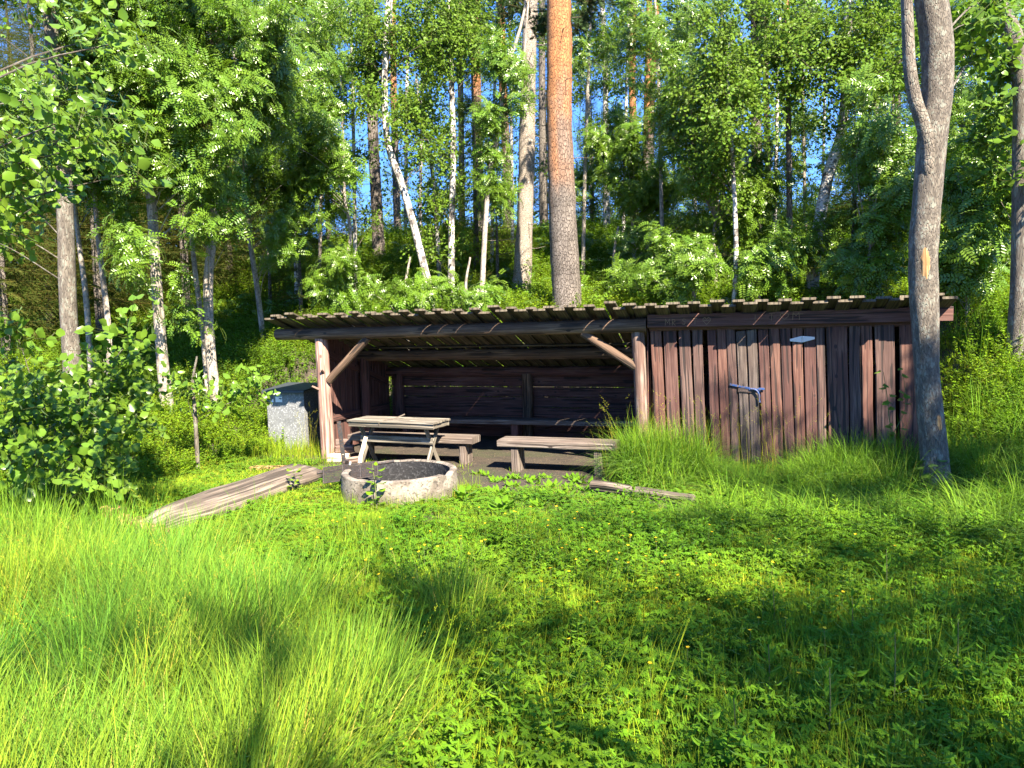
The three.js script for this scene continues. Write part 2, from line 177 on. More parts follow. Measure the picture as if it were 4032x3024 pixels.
// ---------- the shelter with its locked shed ----------
const TURN = -THREE.MathUtils.degToRad(17.5);
const roofY = (z) => 1.945 + 0.3 * z;
{
  const S = thing('picnic_shelter', 'long red-brown timber lean-to shelter with an open front and a closed shed', 'shelter', [PX, 0, PZ], TURN), R = rng(401);
  const lg = (name, mat, a, b, r0, r1, seed, bow = 0.008) => part(name, log(a, b, r0, r1, seed, 16, bow), mat, S);
  // posts
  const pL = lg('post', M.postSunlit, [0.02, -0.15, 0.02], [0.0, 1.78, 0.06], 0.105, 0.092, 1, 0.006); pL.userData.label = 'red corner post, sunlit brightness put into its colour, with branch stubs';
  part('branch_stub', log([0.0, 1.02, 0.1], [-0.10, 1.09, 0.2], 0.018, 0.013, 301, 8, 0.002), M.postSunlit, pL);
  part('branch_stub', log([0.05, 1.25, 0.08], [0.06, 1.33, 0.19], 0.022, 0.018, 302, 8, 0.002), M.post, pL);
  lg('post', M.post, [4.66, -0.15, 0.02], [4.58, 1.8, 0.05], 0.085, 0.08, 2);
  lg('post', M.redDark, [-0.02, -0.1, -1.2], [-0.02, 1.46, -1.2], 0.085, 0.08, 3);
  lg('post', M.redDark, [0.1, -0.1, -2.2], [0.1, 1.12, -2.2], 0.09, 0.085, 4);
  lg('post', M.log, [2.46, -0.1, -2.2], [2.46, 1.12, -2.2], 0.09, 0.09, 5);
  lg('post', M.redDark, [4.56, -0.1, -2.2], [4.56, 1.12, -2.2], 0.085, 0.085, 6);
  lg('post', M.redDark, [7.7, -0.1, -0.1], [7.7, 1.82, -0.1], 0.08, 0.08, 7);
  lg('post', M.redDark, [7.7, -0.1, -2.2], [7.7, 1.12, -2.2], 0.08, 0.08, 8);
  // beams
  lg('front_beam', M.log, [-0.72, 1.845, 0.1], [4.70, 1.865, 0.1], 0.082, 0.088, 11, 0.006);
  lg('front_beam', M.redDark, [4.73, 1.86, 0.03], [7.95, 1.86, 0.03], 0.07, 0.07, 12, 0.004);
  lg('roof_purlin', M.log, [-0.3, 1.475, -1.2], [8.0, 1.49, -1.2], 0.085, 0.085, 13, 0.006);
  lg('roof_purlin', M.redDark, [-0.3, 1.15, -2.22], [8.0, 1.16, -2.22], 0.085, 0.085, 14, 0.006);
  { const bt = part('roof_batten', board(4.3, 0.05, 0.025, 15, 0.004, 0.004, 6), M.roof, S); along(bt, [0.15, 1.605, -1.05], [4.5, 1.615, -1.05], [0, 0.3, -1]); bt.userData.label = 'pale uneven batten nailed under the roof boards'; }
  // knee braces
  lg('knee_brace', M.log, [0.10, 1.16, 0.06], [0.78, 1.78, 0.09], 0.058, 0.055, 16, 0.004);
  lg('knee_brace', M.log, [4.56, 1.34, 0.06], [3.88, 1.79, 0.09], 0.055, 0.052, 17, 0.004);
  // roof: lower boards with upper boards laid over the gaps
  const roof = sub('roof', S), lo = [0, 1, 2, 3].map((k) => board(3.27, 0.140 + 0.008 * k, 0.028, 20 + k)), hi = [0, 1, 2, 3].map((k) => board(3.27, 0.137 + 0.008 * k, 0.028, 30 + k));
  for (let k = 0; k < 35; k++) for (const layer of [0, 1]) {
    const u = -0.63 + 0.252 * (k + layer * 0.5) + R.g() * 0.018; if (u > 8.02) continue;
    const m = part('roof_board', (layer ? hi : lo)[floor(R() * 4)], M.roof, roof), f = R.g() * 0.065, warp = (R() < 0.12 ? 0.035 : 0) + R() * 0.008, y = 0.015 + layer * (0.031 + R() * 0.005), tw = R.g() * 0.012;
    along(m, [u + tw, roofY(-2.77 + f) + y, -2.77 + f], [u - tw, roofY(0.48 + f) + y + warp * layer, 0.48 + f], [1, 0, 0]);
  }
  // left wall: upright boards with daylight between some of them
  const lw = sub('side_wall', S);
  for (let k = 0, z = -0.06; z > -2.2; k++) { const w = R.r(0.10, 0.16), zc = z - w / 2, top = roofY(zc) - 0.01, m = part('wall_board', board(top - 0.04, w, 0.02, 60 + k), M.redDark, lw); along(m, [-0.135 + R.g() * 0.004, 0.04, zc], [-0.135 + R.g() * 0.004, top, zc + R.g() * 0.006], [0, 0, 1]); z -= w + R.r(0.002, 0.013); }
  { const rl = part('wall_rail', board(2.2, 0.11, 0.035, 90), M.redDark, lw); along(rl, [-0.10, 1.62, 0], [-0.10, 0.98, -2.1], [0, 1, 0.3]); const r2 = part('wall_rail', board(2.15, 0.10, 0.03, 91), M.redDark, lw); along(r2, [-0.105, 0.55, 0], [-0.105, 0.55, -2.15], [0, 1, 0]); }
  // back wall: level boards with slits of light
  const bw = sub('back_wall', S);
  for (let k = 0, y = 0.03; y < 1.0; k++) { const h = [0.165, 0.165, 0.17, 0.17, 0.165, 0.19][k % 6]; for (const [a, b] of [[-0.1, 2.45], [2.455, 4.72]]) { const m = part('wall_board', board(b - a, h, 0.022, 100 + k * 2 + (a > 0)), M.redDark, bw); along(m, [a, y + h / 2 + R.g() * 0.004, -2.315], [b, y + h / 2 + R.g() * 0.004, -2.315], [0, 1, 0]); } y += h + [0.003, 0.003, 0.004, 0.006, 0.005, 0.008][k % 6]; }
  // partition and shed walls
  for (const [name, u] of [['partition_wall', 4.70], ['shed_side_wall', 7.80]]) { const g = sub(name, S); for (let k = 0, z = 0.0; z > -2.3; k++) { const w = R.r(0.13, 0.17), zc = z - w / 2, top = roofY(zc) - 0.01, m = part('wall_board', board(top - 0.02, w, 0.02, 140 + k), M.redDark, g); along(m, [u, 0.02, zc], [u, top, zc], [0, 0, 1]); z -= w + R.r(0.002, 0.008); } }
  { const g = sub('shed_back_wall', S); for (let k = 0, u = 4.74; u < 7.75; k++) { const w = R.r(0.14, 0.18), m = part('wall_board', board(1.16, w, 0.022, 170 + k), M.redDark, g); along(m, [u + w / 2, 0.02, -2.315], [u + w / 2, 1.18, -2.315], [1, 0, 0]); u += w + R.r(0.003, 0.014); } }
  // shed front, left and right of the door
  const LEAN = 0.038, sf = sub('shed_front', S);
  const up = (name, g, u0, u1, top, bot, mat, seed, z, lean = LEAN) => { const m = part(name, board(top - bot, u1 - u0, 0.026, seed, 0.007, 0.004, 4), mat, g), uc = (u0 + u1) / 2; along(m, [uc + lean * (top - bot), bot, z + R.g() * 0.004], [uc, top, z + R.g() * 0.004], [1, 0, 0]); return m; };
  [[4.735, 4.875], [4.895, 5.055], [5.085, 5.225], [5.245, 5.365], [5.425, 5.53], [5.54, 5.645], [5.655, 5.755]].forEach(([a, b], k) => up('plank', sf, a, b, 1.84, -0.06, [M.red, M.redDeep, M.redGrey, M.redGrey, M.redDeep, M.red, M.redGrey][k], 200 + k, 0.045));
  [[6.53, 6.655, 0.045], [6.665, 6.755, 0.052], [6.775, 6.995, 0.062], [7.015, 7.135, 0.058], [7.14, 7.255, 0.062], [7.285, 7.485, 0.066], [7.535, 7.75, 0.06]].forEach(([a, b, z], k) => up('plank', sf, a, b, 1.845, -0.05, [M.redDeep, M.redGrey, M.red, M.redGrey, M.red, M.redGrey, M.red][k], 220 + k, z, 0.03));
  const door = sub('door', S);
  [[5.775, 5.883], [5.892, 6.005], [6.02, 6.135], [6.145, 6.26], [6.272, 6.385], [6.398, 6.51]].forEach(([a, b], k) => up('door_board', door, a, b, 1.775 + k * 0.008, -0.10, k < 2 ? M.doorGrey : k % 2 ? M.red : M.redDeep, 240 + k, 0.048));
  for (const y of [0.35, 1.45]) { const m = part('door_ledge', board(0.72, 0.12, 0.025, 250 + y), M.redDark, door); along(m, [5.80 + LEAN * (1.78 - y), y, 0.016], [6.50 + LEAN * (1.78 - y), y, 0.016], [0, 1, 0]); }
  { // strap hinge: two long triangles and a pin
    const sh = new THREE.Shape(); sh.moveTo(-0.135, -0.012); sh.lineTo(-0.008, -0.036); sh.lineTo(-0.008, 0.036); sh.lineTo(-0.135, 0.012); sh.closePath();
    const sr = new THREE.Shape(); sr.moveTo(0.135, -0.010); sr.lineTo(0.008, -0.036); sr.lineTo(0.008, 0.036); sr.lineTo(0.135, 0.014); sr.closePath();
    const ex = { depth: 0.004, bevelEnabled: true, bevelSize: 0.002, bevelThickness: 0.001, bevelSegments: 1 }, hg = sub('hinge', door); hg.position.set(6.515, 1.665, 0.066); hg.rotation.z = 0.07; hg.userData.label = 'bright steel strap hinge';
    const pieces = [new THREE.ExtrudeGeometry(sh, ex), new THREE.ExtrudeGeometry(sr, ex)].map((x) => x.toNonIndexed());
    for (let k = 0; k < 5; k++) { const c = new THREE.CylinderGeometry(0.008, 0.008, 0.013, 8).toNonIndexed(); c.translate(0, -0.029 + k * 0.0145, 0.004); pieces.push(c); }
    for (const x of [-0.11, -0.07, -0.03, 0.03, 0.07, 0.11]) { const c = new THREE.CylinderGeometry(0.005, 0.006, 0.004, 7).toNonIndexed(); c.rotateX(PI / 2); c.translate(x, (x * 37 % 1) * 0.008, 0.007); pieces.push(c); }
    part('hinge_plate', mergeGeometries(pieces), M.steel, hg);
    // blue painted latch bar with a curved lever
    const lt = sub('latch', door); lt.userData.label = 'blue painted latch with a curved lever';
    const b1 = part('latch_bar', board(0.36, 0.024, 0.008, 260, 0.002, 0.001), M.blue, lt); along(b1, [5.70, 1.125, 0.078], [6.05, 1.055, 0.078], [0, 1, 0]);
    const b2 = part('latch_bar', board(0.18, 0.026, 0.007, 261, 0.002, 0.001), M.blue, lt); along(b2, [5.92, 1.07, 0.086], [6.10, 1.075, 0.086], [0, 1, 0]);
    const lv = part('latch_lever', stem([[5.94, 1.075, 0.09, 0.009], [6.00, 1.06, 0.094, 0.011], [6.035, 1.01, 0.096, 0.011], [6.04, 0.94, 0.096, 0.010], [6.045, 0.91, 0.096, 0.012]], 8, 14, 262, 0.02), M.blue, lt);
    const pl2 = part('latch_plate', board(0.17, 0.045, 0.012, 263, 0.002), M.doorGrey, lt); along(pl2, [5.80, 1.055, 0.07], [5.96, 1.05, 0.07], [0, 1, 0]);
  }
  // fascia with carved letters
  const fa = part('fascia_board', board(3.34, 0.165, 0.045, 270, 0.008, 0.003, 8), M.redDark, S); along(fa, [4.715, 1.918, 0.135], [8.055, 1.922, 0.135], [0, 1, 0]);
  const cg = new THREE.Group(); cg.name = 'carving'; S.add(cg); cg.userData.label = 'scratched letters and hearts on the fascia';
  const heart = [[0.5, 0], [0.05, 0.55], [0.05, 0.85], [0.28, 1], [0.5, 0.75], [0.72, 1], [0.95, 0.85], [0.95, 0.55], [0.5, 0]];
  const GL = { M: [[[0, 0], [0.05, 1], [0.5, 0.35], [0.9, 1], [1, 0]]], R: [[[0, 0], [0, 1], [0.7, 0.9], [0.7, 0.6], [0, 0.5], [0.8, 0]]], S: [[[0.9, 0.9], [0.4, 1], [0.1, 0.75], [0.8, 0.4], [0.6, 0.02], [0.05, 0.1]]], T: [[[0.1, 0.95], [0.95, 1]], [[0.5, 1], [0.45, 0]]], H: [heart], I: [[[0.5, 0], [0.5, 1]]], E: [heart, [[0.15, 0.55], [0.85, 0.62]]], X: [[[0, 0], [0.08, 1], [0.5, 0.55], [0.92, 1], [1, 0]], [[-0.05, 0.78], [1.5, 0.8]]] };
  const word = (chars) => { for (const [c, x, y, w, h] of chars) { const ch = c, pcs = []; for (const ln of GL[ch]) for (let k = 1; k < ln.length; k++) { const p = ln[k - 1], q = ln[k], dx = (q[0] - p[0]) * w, dy = (q[1] - p[1]) * h, g = new THREE.BoxGeometry(Math.hypot(dx, dy) + 0.003, 0.0055, 0.0016).toNonIndexed(); g.rotateZ(Math.atan2(dy, dx)); g.translate(x + (p[0] + q[0]) / 2 * w, y + (p[1] + q[1]) / 2 * h, 0.1605 + 0.0003 * k); pcs.push(g); } part('carved_letter', mergeGeometries(pcs), M.carve, cg); } };
  word([['M', 4.935, 1.865, 0.055, 0.075], ['R', 5.02, 1.86, 0.045, 0.075], ['S', 5.135, 1.868, 0.05, 0.07], ['T', 5.265, 1.866, 0.055, 0.072], ['E', 5.38, 1.862, 0.095, 0.085], ['T', 6.135, 1.895, 0.07, 0.085], ['H', 6.26, 1.90, 0.10, 0.075], ['X', 6.40, 1.895, 0.075, 0.085], ['I', 5.97, 1.89, 0.03, 0.07]]);
  // bench along the back wall
  const bb = part('back_bench', board(4.4, 0.36, 0.075, 280, 0.01, 0.004, 6), M.benchWood, S); along(bb, [0.15, 0.37, -1.72], [4.55, 0.39, -1.72], [0, 0, 1]);
  for (const u of [0.5, 2.4, 4.2]) { const m = part('bench_support', board(0.36, 0.26, 0.12, 285 + u), M.redDark, S); along(m, [u, -0.02, -1.72], [u, 0.335, -1.72], [0, 0, 1]); }
}
// ---------- loose furniture, in the shelter's own directions ----------
const at0 = (u, w) => { const [x, z] = toWorld(u, w); return [x, ground(x, z), z]; };
function bench(name, label, u, w, len, h, turn, wide, seed, feet) {
  const [x, y, z] = at0(u, w), B = thing(name, label, 'bench', [x, 0, z], TURN + turn, 'heavy plank benches');
  const s = part('seat', board(len, wide, 0.095, seed, 0.012, 0.006, 5), M.benchWood, B); along(s, [-len / 2, h - 0.05, 0], [len / 2, h - 0.05, 0], [0, 0, 1]);
  for (const f of feet) { const m = part('leg', board(h - 0.09, 0.10, wide * 0.8, seed + 3, 0.01, 0.005), M.benchWood, B, [f, (h - 0.1) / 2 - 0.03, 0], [0, 0, 0.02]); }
  return B;
}
bench('plank_bench', 'heavy plank bench behind the small table, sunlit on top', 1.36, -0.08, 1.92, 0.385, 0.0, 0.34, 501, [-0.75, 0.80]);
bench('plank_bench', 'heavy plank bench right of the table, half hidden by tall grass', 3.58, 0.28, 1.55, 0.425, -0.03, 0.36, 507, [-0.55, 0.55]);
{
  const [x, y, z] = at0(1.32, 0.30), T = thing('picnic_table', 'small weathered grey table with crossed legs', 'table', [x, 0, z], TURN - 0.09), h = 0.635;
  for (let k = 0; k < 4; k++) { const m = part('top_plank', board(1.36, 0.118, 0.026, 520 + k, 0.004, 0.003), M.grey, T); along(m, [-0.68, h, -0.185 + k * 0.123], [0.68, h + 0.002, -0.185 + k * 0.123], [0, 0, 1]); }
  for (const s of [-1, 1]) { const m = part('apron', board(1.34, 0.068, 0.022, 530 + s), M.grey, T); along(m, [-0.67, h - 0.048, s * 0.215], [0.67, h - 0.048, s * 0.215], [0, 1, 0]); const e = part('apron', board(0.41, 0.066, 0.02, 533 + s), M.grey, T); along(e, [s * 0.65, h - 0.049, -0.2], [s * 0.65, h - 0.049, 0.2], [0, 1, 0]); }
  for (const s of [-1, 1]) for (const t of [-1, 1]) { const m = part('leg', board(0.70, 0.07, 0.028, 540 + s * 2 + t), M.grey, T); along(m, [s * 0.52 + t * 0.016, -0.03, t * 0.24], [s * 0.52 + t * 0.016, h - 0.05, -t * 0.16], [0, 0.2, 1]); }
  { const m = part('stretcher', board(1.15, 0.095, 0.026, 550), M.grey, T); along(m, [-0.57, 0.37, 0.07], [0.57, 0.37, 0.07], [0, 1, 0]); }
  const st = part('dry_stick', stem([[0, 0, 0, 0.004], [0.02, 0.05, 0.02, 0.007], [0.07, 0.085, -0.04, 0.008], [0.18, 0.10, -0.15, 0.007], [0.27, 0.14, -0.26, 0.009]], 6, 12, 560, 0.1), M.twig, scene);
  const w = V(-0.18, h - 0.02, 0.22).applyAxisAngle(V(0, 1, 0), TURN - 0.09); st.position.set(x + w.x, h - 0.065, z + w.z); st.rotation.y = TURN; tag(st, 'dry forked stick lying across the small table', 'stick');
}
{ // firewood at the left bench end and the white peeled log against the table leg
  const F = [[0.30, 0.20, 0.07, 0.30, 0.13, 0.1, 'pale split block at the bottom of the small wood stack by the post', 0.2], [0.36, 0.13, 0.19, 0.26, 0.11, 0.5, 'split block lying second in the small wood stack by the post', 0.5], [0.33, 0.08, 0.285, 0.22, 0.09, 0.1, 'small block on top of the wood stack under the bench end', 0.05], [0.52, 0.27, 0.055, 0.24, 0.10, 0.8, 'short block lying right of the small wood stack', 0.9]];
  F.forEach(([u, w, y, l, t, s, label, tr], k) => { const [x, gy, z] = at0(u, w), m = part(numbered('firewood_block'), board(l, t, t * 0.9, 570 + k, 0.018, 0.012, 3), k ? M.post : M.birchwood, scene, [x, y - 0.02, z]); m.rotation.set(0, TURN + tr, PI / 2); tag(m, label, 'firewood', 'firewood by the corner post'); });
  const [x, gy, z] = at0(0.88, 0.66), pm = part('peeled_log', log([0, -0.02, 0.08], [0.09, 0.40, -0.12], 0.03, 0.028, 577, 10), M.birchwood, scene, [x, 0.02, z]); tag(pm, 'white peeled log leaning against the left table leg', 'log');
}
{ // galvanised bin
  const [x, y, z] = at0(-1.135, -0.92), B = thing('metal_bin', 'grey galvanised metal waste bin with a sloping dark lid', 'waste bin', [x, -0.03, z], TURN), w = 0.70, d = 0.62;
  const side = new THREE.Shape(); side.moveTo(-d / 2, 0); side.lineTo(d / 2, 0); side.lineTo(d / 2, 0.965); side.lineTo(-d / 2, 1.03); side.closePath();
  const bg = new THREE.ExtrudeGeometry(side, { depth: w - 0.02, bevelEnabled: true, bevelSize: 0.008, bevelThickness: 0.008, bevelSegments: 2 }); bg.translate(0, 0, -w / 2 + 0.01); bg.rotateY(-PI / 2); part('body', bg, M.zinc, B);
  const lid = part('lid', board(w + 0.08, d + 0.09, 0.022, 580, 0.004, 0.001, 2), M.lid, B); along(lid, [-(w + 0.08) / 2, 1.015, 0.02], [(w + 0.08) / 2, 1.015, 0.02], [0, -0.104, 1]);
  const lip = part('lid_lip', board(w + 0.08, 0.035, 0.006, 581, 0.001, 0.001, 2), M.lid, B); along(lip, [-(w + 0.08) / 2, 0.962, 0.377], [(w + 0.08) / 2, 0.962, 0.377], [0, 1, 0]);
  const st = part('sticker', new THREE.BoxGeometry(0.125, 0.105, 0.002), M.paper, B, [-0.115, 0.845, 0.3205]); part('sticker_band', new THREE.BoxGeometry(0.12, 0.012, 0.001), M.green, st, [0, 0.043, 0.0016]); for (let k = 0; k < 4; k++) part('sticker_text', new THREE.BoxGeometry(0.012 + 0.01 * (k % 2), 0.007 + 0.01 * (k % 3), 0.001), M.ink, st, [0.005 + k * 0.017, 0.0 + 0.008 * (k % 2), 0.0016], [0, 0, 0.3]);
  part('sticker_remnant', new THREE.BoxGeometry(0.12, 0.12, 0.0018), std({ color: rgb(0.11, 0.125, 0.12) }), B, [-0.275, 0.845, 0.3203]);
  const sc = new THREE.Shape(); sc.moveTo(0, 0); sc.lineTo(0.05, 0); sc.lineTo(0.05, 0.055); sc.lineTo(0.03, 0.05); part('sticker_scrap', new THREE.ExtrudeGeometry(sc, { depth: 0.001, bevelEnabled: false }), M.paper, B, [-0.265, 0.79, 0.3212]);
  const sm2 = part('corner_seam', board(0.93, 0.03, 0.004, 584, 0.001, 0.001, 3), M.zinc, B); along(sm2, [0.335, 0.01, 0.3205], [0.335, 0.94, 0.3205], [1, 0, 0]);
}
{ // fire ring of concrete
  const cx = -1.29, cz = -7.90, y0 = ground(cx, cz + 0.6), F = thing('fire_ring', 'round concrete fire ring with a cracked chipped rim', 'fire pit', [cx, 0, cz]), ro = 0.65, ri = 0.565, H = 0.30, n = 72, P = [], U = [], I = [], R = rng(9);
  const rimY = (a) => { const chip = sst(0.16, 0.0, abs(a - 0.42)) * 0.045 + sst(0.1, 0, abs(a - 2.3)) * 0.012; return H - chip + 0.012 * (fbm(a * 5, 3, 77) - 0.5); };
  const prof = [[ro, -0.15], [ro, 0.09], [ro + 0.003, 0.17], [ro - 0.006, 0.175], [ro - 0.004, 1], [ro - 0.02, 1.04], [ri + 0.018, 1.04], [ri, 1]];
  for (let k = 0; k <= n; k++) { const a = k / n * 2 * PI, ry = rimY(a % (2 * PI)); prof.forEach(([r, y], j) => { const yy = y >= 1 ? ry - (y > 1 ? 0 : 0.014) : y, rr = r + 0.008 * (fbm(cos(a) * 4 + 9, sin(a) * 4 + yy * 6 + 9, 79) - 0.5); P.push(rr * cos(a), yy, rr * sin(a)); U.push(a * 0.62, yy + (j > 4 ? (ro - r) : 0)); }); }
  for (let k = 0; k < n; k++) for (let j = 0; j < prof.length - 1; j++) { const a = k * prof.length + j; I.push(a, a + 1, a + prof.length, a + 1, a + prof.length + 1, a + prof.length); }
  part('ring', geo(P, I, U), M.concrete, F);
  const P2 = [], U2 = [], I2 = []; for (let k = 0; k <= n; k++) { const a = k / n * 2 * PI, ry = rimY(a % (2 * PI)) - 0.0135; [[ri, ry], [ri - 0.003, 0.14], [ri - 0.004, 0.03]].forEach(([r, y]) => { P2.push(r * cos(a), y, r * sin(a)); U2.push(a * 0.5, y); }); }
  for (let k = 0; k < n; k++) for (let j = 0; j < 2; j++) { const a = k * 3 + j; I2.push(a, a + 1, a + 3, a + 1, a + 4, a + 3); }
  part('sooty_inner_wall', geo(P2, I2, U2), M.soot, F);
  const ash = new THREE.CircleGeometry(ri - 0.006, 40, 0, 2 * PI); { const g2 = new THREE.RingGeometry(0.01, ri - 0.006, 40, 8); g2.rotateX(-PI / 2); const p = g2.attributes.position, uv = []; for (let k = 0; k < p.count; k++) { const x = p.getX(k), z = p.getZ(k); p.setY(k, 0.02 + 0.05 * (fbm(x * 5 + 9, z * 5 + 9, 83) - 0.4) * sst(ri, ri * 0.6, Math.hypot(x, z))); uv.push(x, z); } g2.setAttribute('uv', new THREE.Float32BufferAttribute(uv, 2)); g2.computeVertexNormals(); part('ash_bed', g2, M.soot, F); }
  for (let k = 0; k < 6; k++) { const a = R() * 6.28, r = R() * 0.34, l = R.r(0.14, 0.34), x = cx + r * cos(a), z = cz + r * sin(a), m = part(numbered('charred_log'), log([-l / 2, 0, 0], [l / 2, R.g() * 0.03, 0], R.r(0.02, 0.034), R.r(0.018, 0.03), 600 + k, 8), k === 1 ? M.rot : M.soot, scene, [x, 0.065 + 0.02 * (k % 3), z], [0, R() * 6.28, R.g() * 0.1]); tag(m, k === 1 ? 'brown half-burnt log end lying in the fire ring' : 'black charred log piece lying in the fire ring', 'log', k === 1 ? null : 'charred wood in the fire ring'); }
}
{ // swing grill: upright flat iron, cross tube, grate leaning over the rim
  const G = thing('fire_grill', 'blackened iron grill with an upright perforated bar leaning over the fire ring', 'grill', [-1.9, 0, -8.1]);
  const up = new THREE.Shape(); up.moveTo(-0.022, 0); up.lineTo(0.022, 0); up.lineTo(0.022, 0.95); up.lineTo(-0.022, 0.95); up.closePath(); for (const y of [0.38, 0.47, 0.56, 0.65, 0.74, 0.83]) { const h = new THREE.Path(); h.absarc(0, y, 0.007, 0, 2 * PI); up.holes.push(h); }
  const bar = part('upright_bar', new THREE.ExtrudeGeometry(up, { depth: 0.009, bevelEnabled: true, bevelSize: 0.002, bevelThickness: 0.002, bevelSegments: 1 }), M.iron, G, [-0.045, -0.12, -0.09], [0, 0.25, 0.085]);
  const tube = part('handle_tube', log([-0.36, 0.255, 0.085], [0.52, 0.36, 0.02], 0.016, 0.016, 620, 10, 0.001), M.iron, G);
  const gr = sub('grate', G), TL = V(-0.285, 0.315, 0.085), TR = V(0.335, 0.375, 0.07), BL = V(-0.255, 0.165, 0.22), BR = V(0.36, 0.235, 0.20);
  const rod = (name, a, b, r, s) => part(name, log(a.toArray(), b.toArray(), r, r, s, 6, 0.0012), M.iron, gr);
  rod('grate_frame', TL, BL, 0.006, 630); rod('grate_frame', TR, BR, 0.006, 631); rod('grate_frame', TL, TR, 0.006, 632); rod('grate_frame', BL, BR, 0.006, 633);
  for (const f of [0.36, 0.68]) rod('grate_cross_bar', TL.clone().lerp(TR, f), BL.clone().lerp(BR, f), 0.006, 640 + f * 10);
  for (let k = 1; k < 21; k++) rod('grate_bar', TL.clone().lerp(BL, k / 21), TR.clone().lerp(BR, k / 21), 0.0035, 650 + k);
  part('pivot_socket', log([-0.07, 0.2, -0.09], [-0.03, 0.38, -0.02], 0.022, 0.02, 690, 10, 0.001), M.iron, G);
  part('lug', log([0.02, 0.34, 0.075], [0.025, 0.375, 0.06], 0.013, 0.012, 691, 8, 0.001), M.steel, G);
}
{ // weathered slab on the ground and rotten pieces
  const n = 14, P = [], U = [], I = [], R = rng(71), L = 2.5, prof = (f, k) => { const wv = 0.285 * (0.85 + 0.2 * fbm(f * 4, 1, 91)) * (f > 0.82 ? lerp(1, 0.55, (f - 0.82) / 0.18) : 1), e = 0.03 * (fbm(f * 9, k * 1.7, 93) - 0.5); return [[-wv + e, 0.0], [-wv - 0.01 + e, 0.06], [-wv + 0.03 + e, 0.135], [-wv * 0.4, 0.165], [wv * 0.4, 0.17], [wv - 0.02 + e, 0.15], [wv + 0.012 + e, 0.08], [wv - 0.03 + e, 0.0]][k]; };
  for (let s = 0; s <= n; s++) for (let k = 0; k < 9; k++) { const f = s / n, q = prof(f, k % 8), dy = 0.02 * (fbm(f * 6, k * 0.9, 95) - 0.5) - (s === n ? 0.03 : 0); P.push(q[0], q[1] + dy, f * L + 0.03 * (s === n ? R.g() * 3 : 0)); U.push(k * 0.09, f * L); }
  for (let s = 0; s < n; s++) for (let k = 0; k < 8; k++) { const a = s * 9 + k; I.push(a, a + 9, a + 1, a + 1, a + 9, a + 10); }
  for (const s of [0, n]) for (let k = 1; k < 7; k++) { const o = s * 9; s ? I.push(o, o + k + 1, o + k) : I.push(o, o + k, o + k + 1); }
  const S = thing('timber_slab', 'long weathered grey timber slab lying in the grass left of the fire ring', 'timber', [-2.62, ground(-2.9, -7.7) - 0.01, -8.78], -0.30); S.position.y += 0.03; part('slab', geo(P, I, U), M.slab, S).rotation.z = -0.16;
  for (let k = 0; k < 7; k++) { const f = R.r(0.1, 0.95), sd = R() < 0.7 ? 1 : -1; part('rotten_splinter', board(R.r(0.25, 0.5), R.r(0.025, 0.05), R.r(0.015, 0.03), 700 + k, 0.006, 0.012, 4), M.rot, S, [sd * R.r(0.19, 0.22), R.r(0.02, 0.06), f * L], [PI / 2 + R.g() * 0.05, 0, R.g() * 0.06]); }
  const chunk = (label, x, z, l, w, t, ry, mat, seed, lift = 0.3) => { const m = part(numbered('rotten_wood'), board(l, w, t, seed, 0.015, 0.018, 5), mat, scene, [x, ground(x, z) + t * lift + 0.02, z], [PI / 2, 0, ry]); m.rotation.order = 'YXZ'; m.rotation.set(PI / 2, ry, 0); tag(m, label, 'rotten wood', 'crumbled wood around the slab'); };
  chunk('dark-topped rotten chunk at the far left beyond the slab end', -3.86, -6.7, 0.24, 0.13, 0.12, 1.1, M.rot, 720, 0.6);
  chunk('orange crumbling board end at the lower tip of the slab', -3.42, -6.42, 0.5, 0.17, 0.07, 0.9, M.rot, 721);
  chunk('pale splintered piece lying just below the slab tip', -3.15, -6.25, 0.42, 0.12, 0.05, 1.3, M.rot, 722);
  chunk('small brown crumb of wood between dark chunk and slab', -3.66, -6.5, 0.2, 0.12, 0.08, 0.4, M.rot, 723);
  chunk('yellow rotten board end behind the upper end of the slab', -3.3, -9.45, 0.55, 0.15, 0.06, 1.35, M.rot, 724);
  chunk('short grey board touching the upper end of the slab', -2.95, -9.25, 0.45, 0.16, 0.06, 1.1, M.slab, 725);
  const h = part('half_log', (() => { const g = log([0, 0, 0], [1.22, 0.01, 0.0], 0.05, 0.038, 730, 12, 0.012); g.scale(1, 1.0, 1.3); return g; })(), M.slab, scene, [0.88, ground(1.3, -7.4) + 0.085, -7.80], [0, -0.72, 0]); tag(h, 'thin grey half log lying before the shed grass', 'log');
}

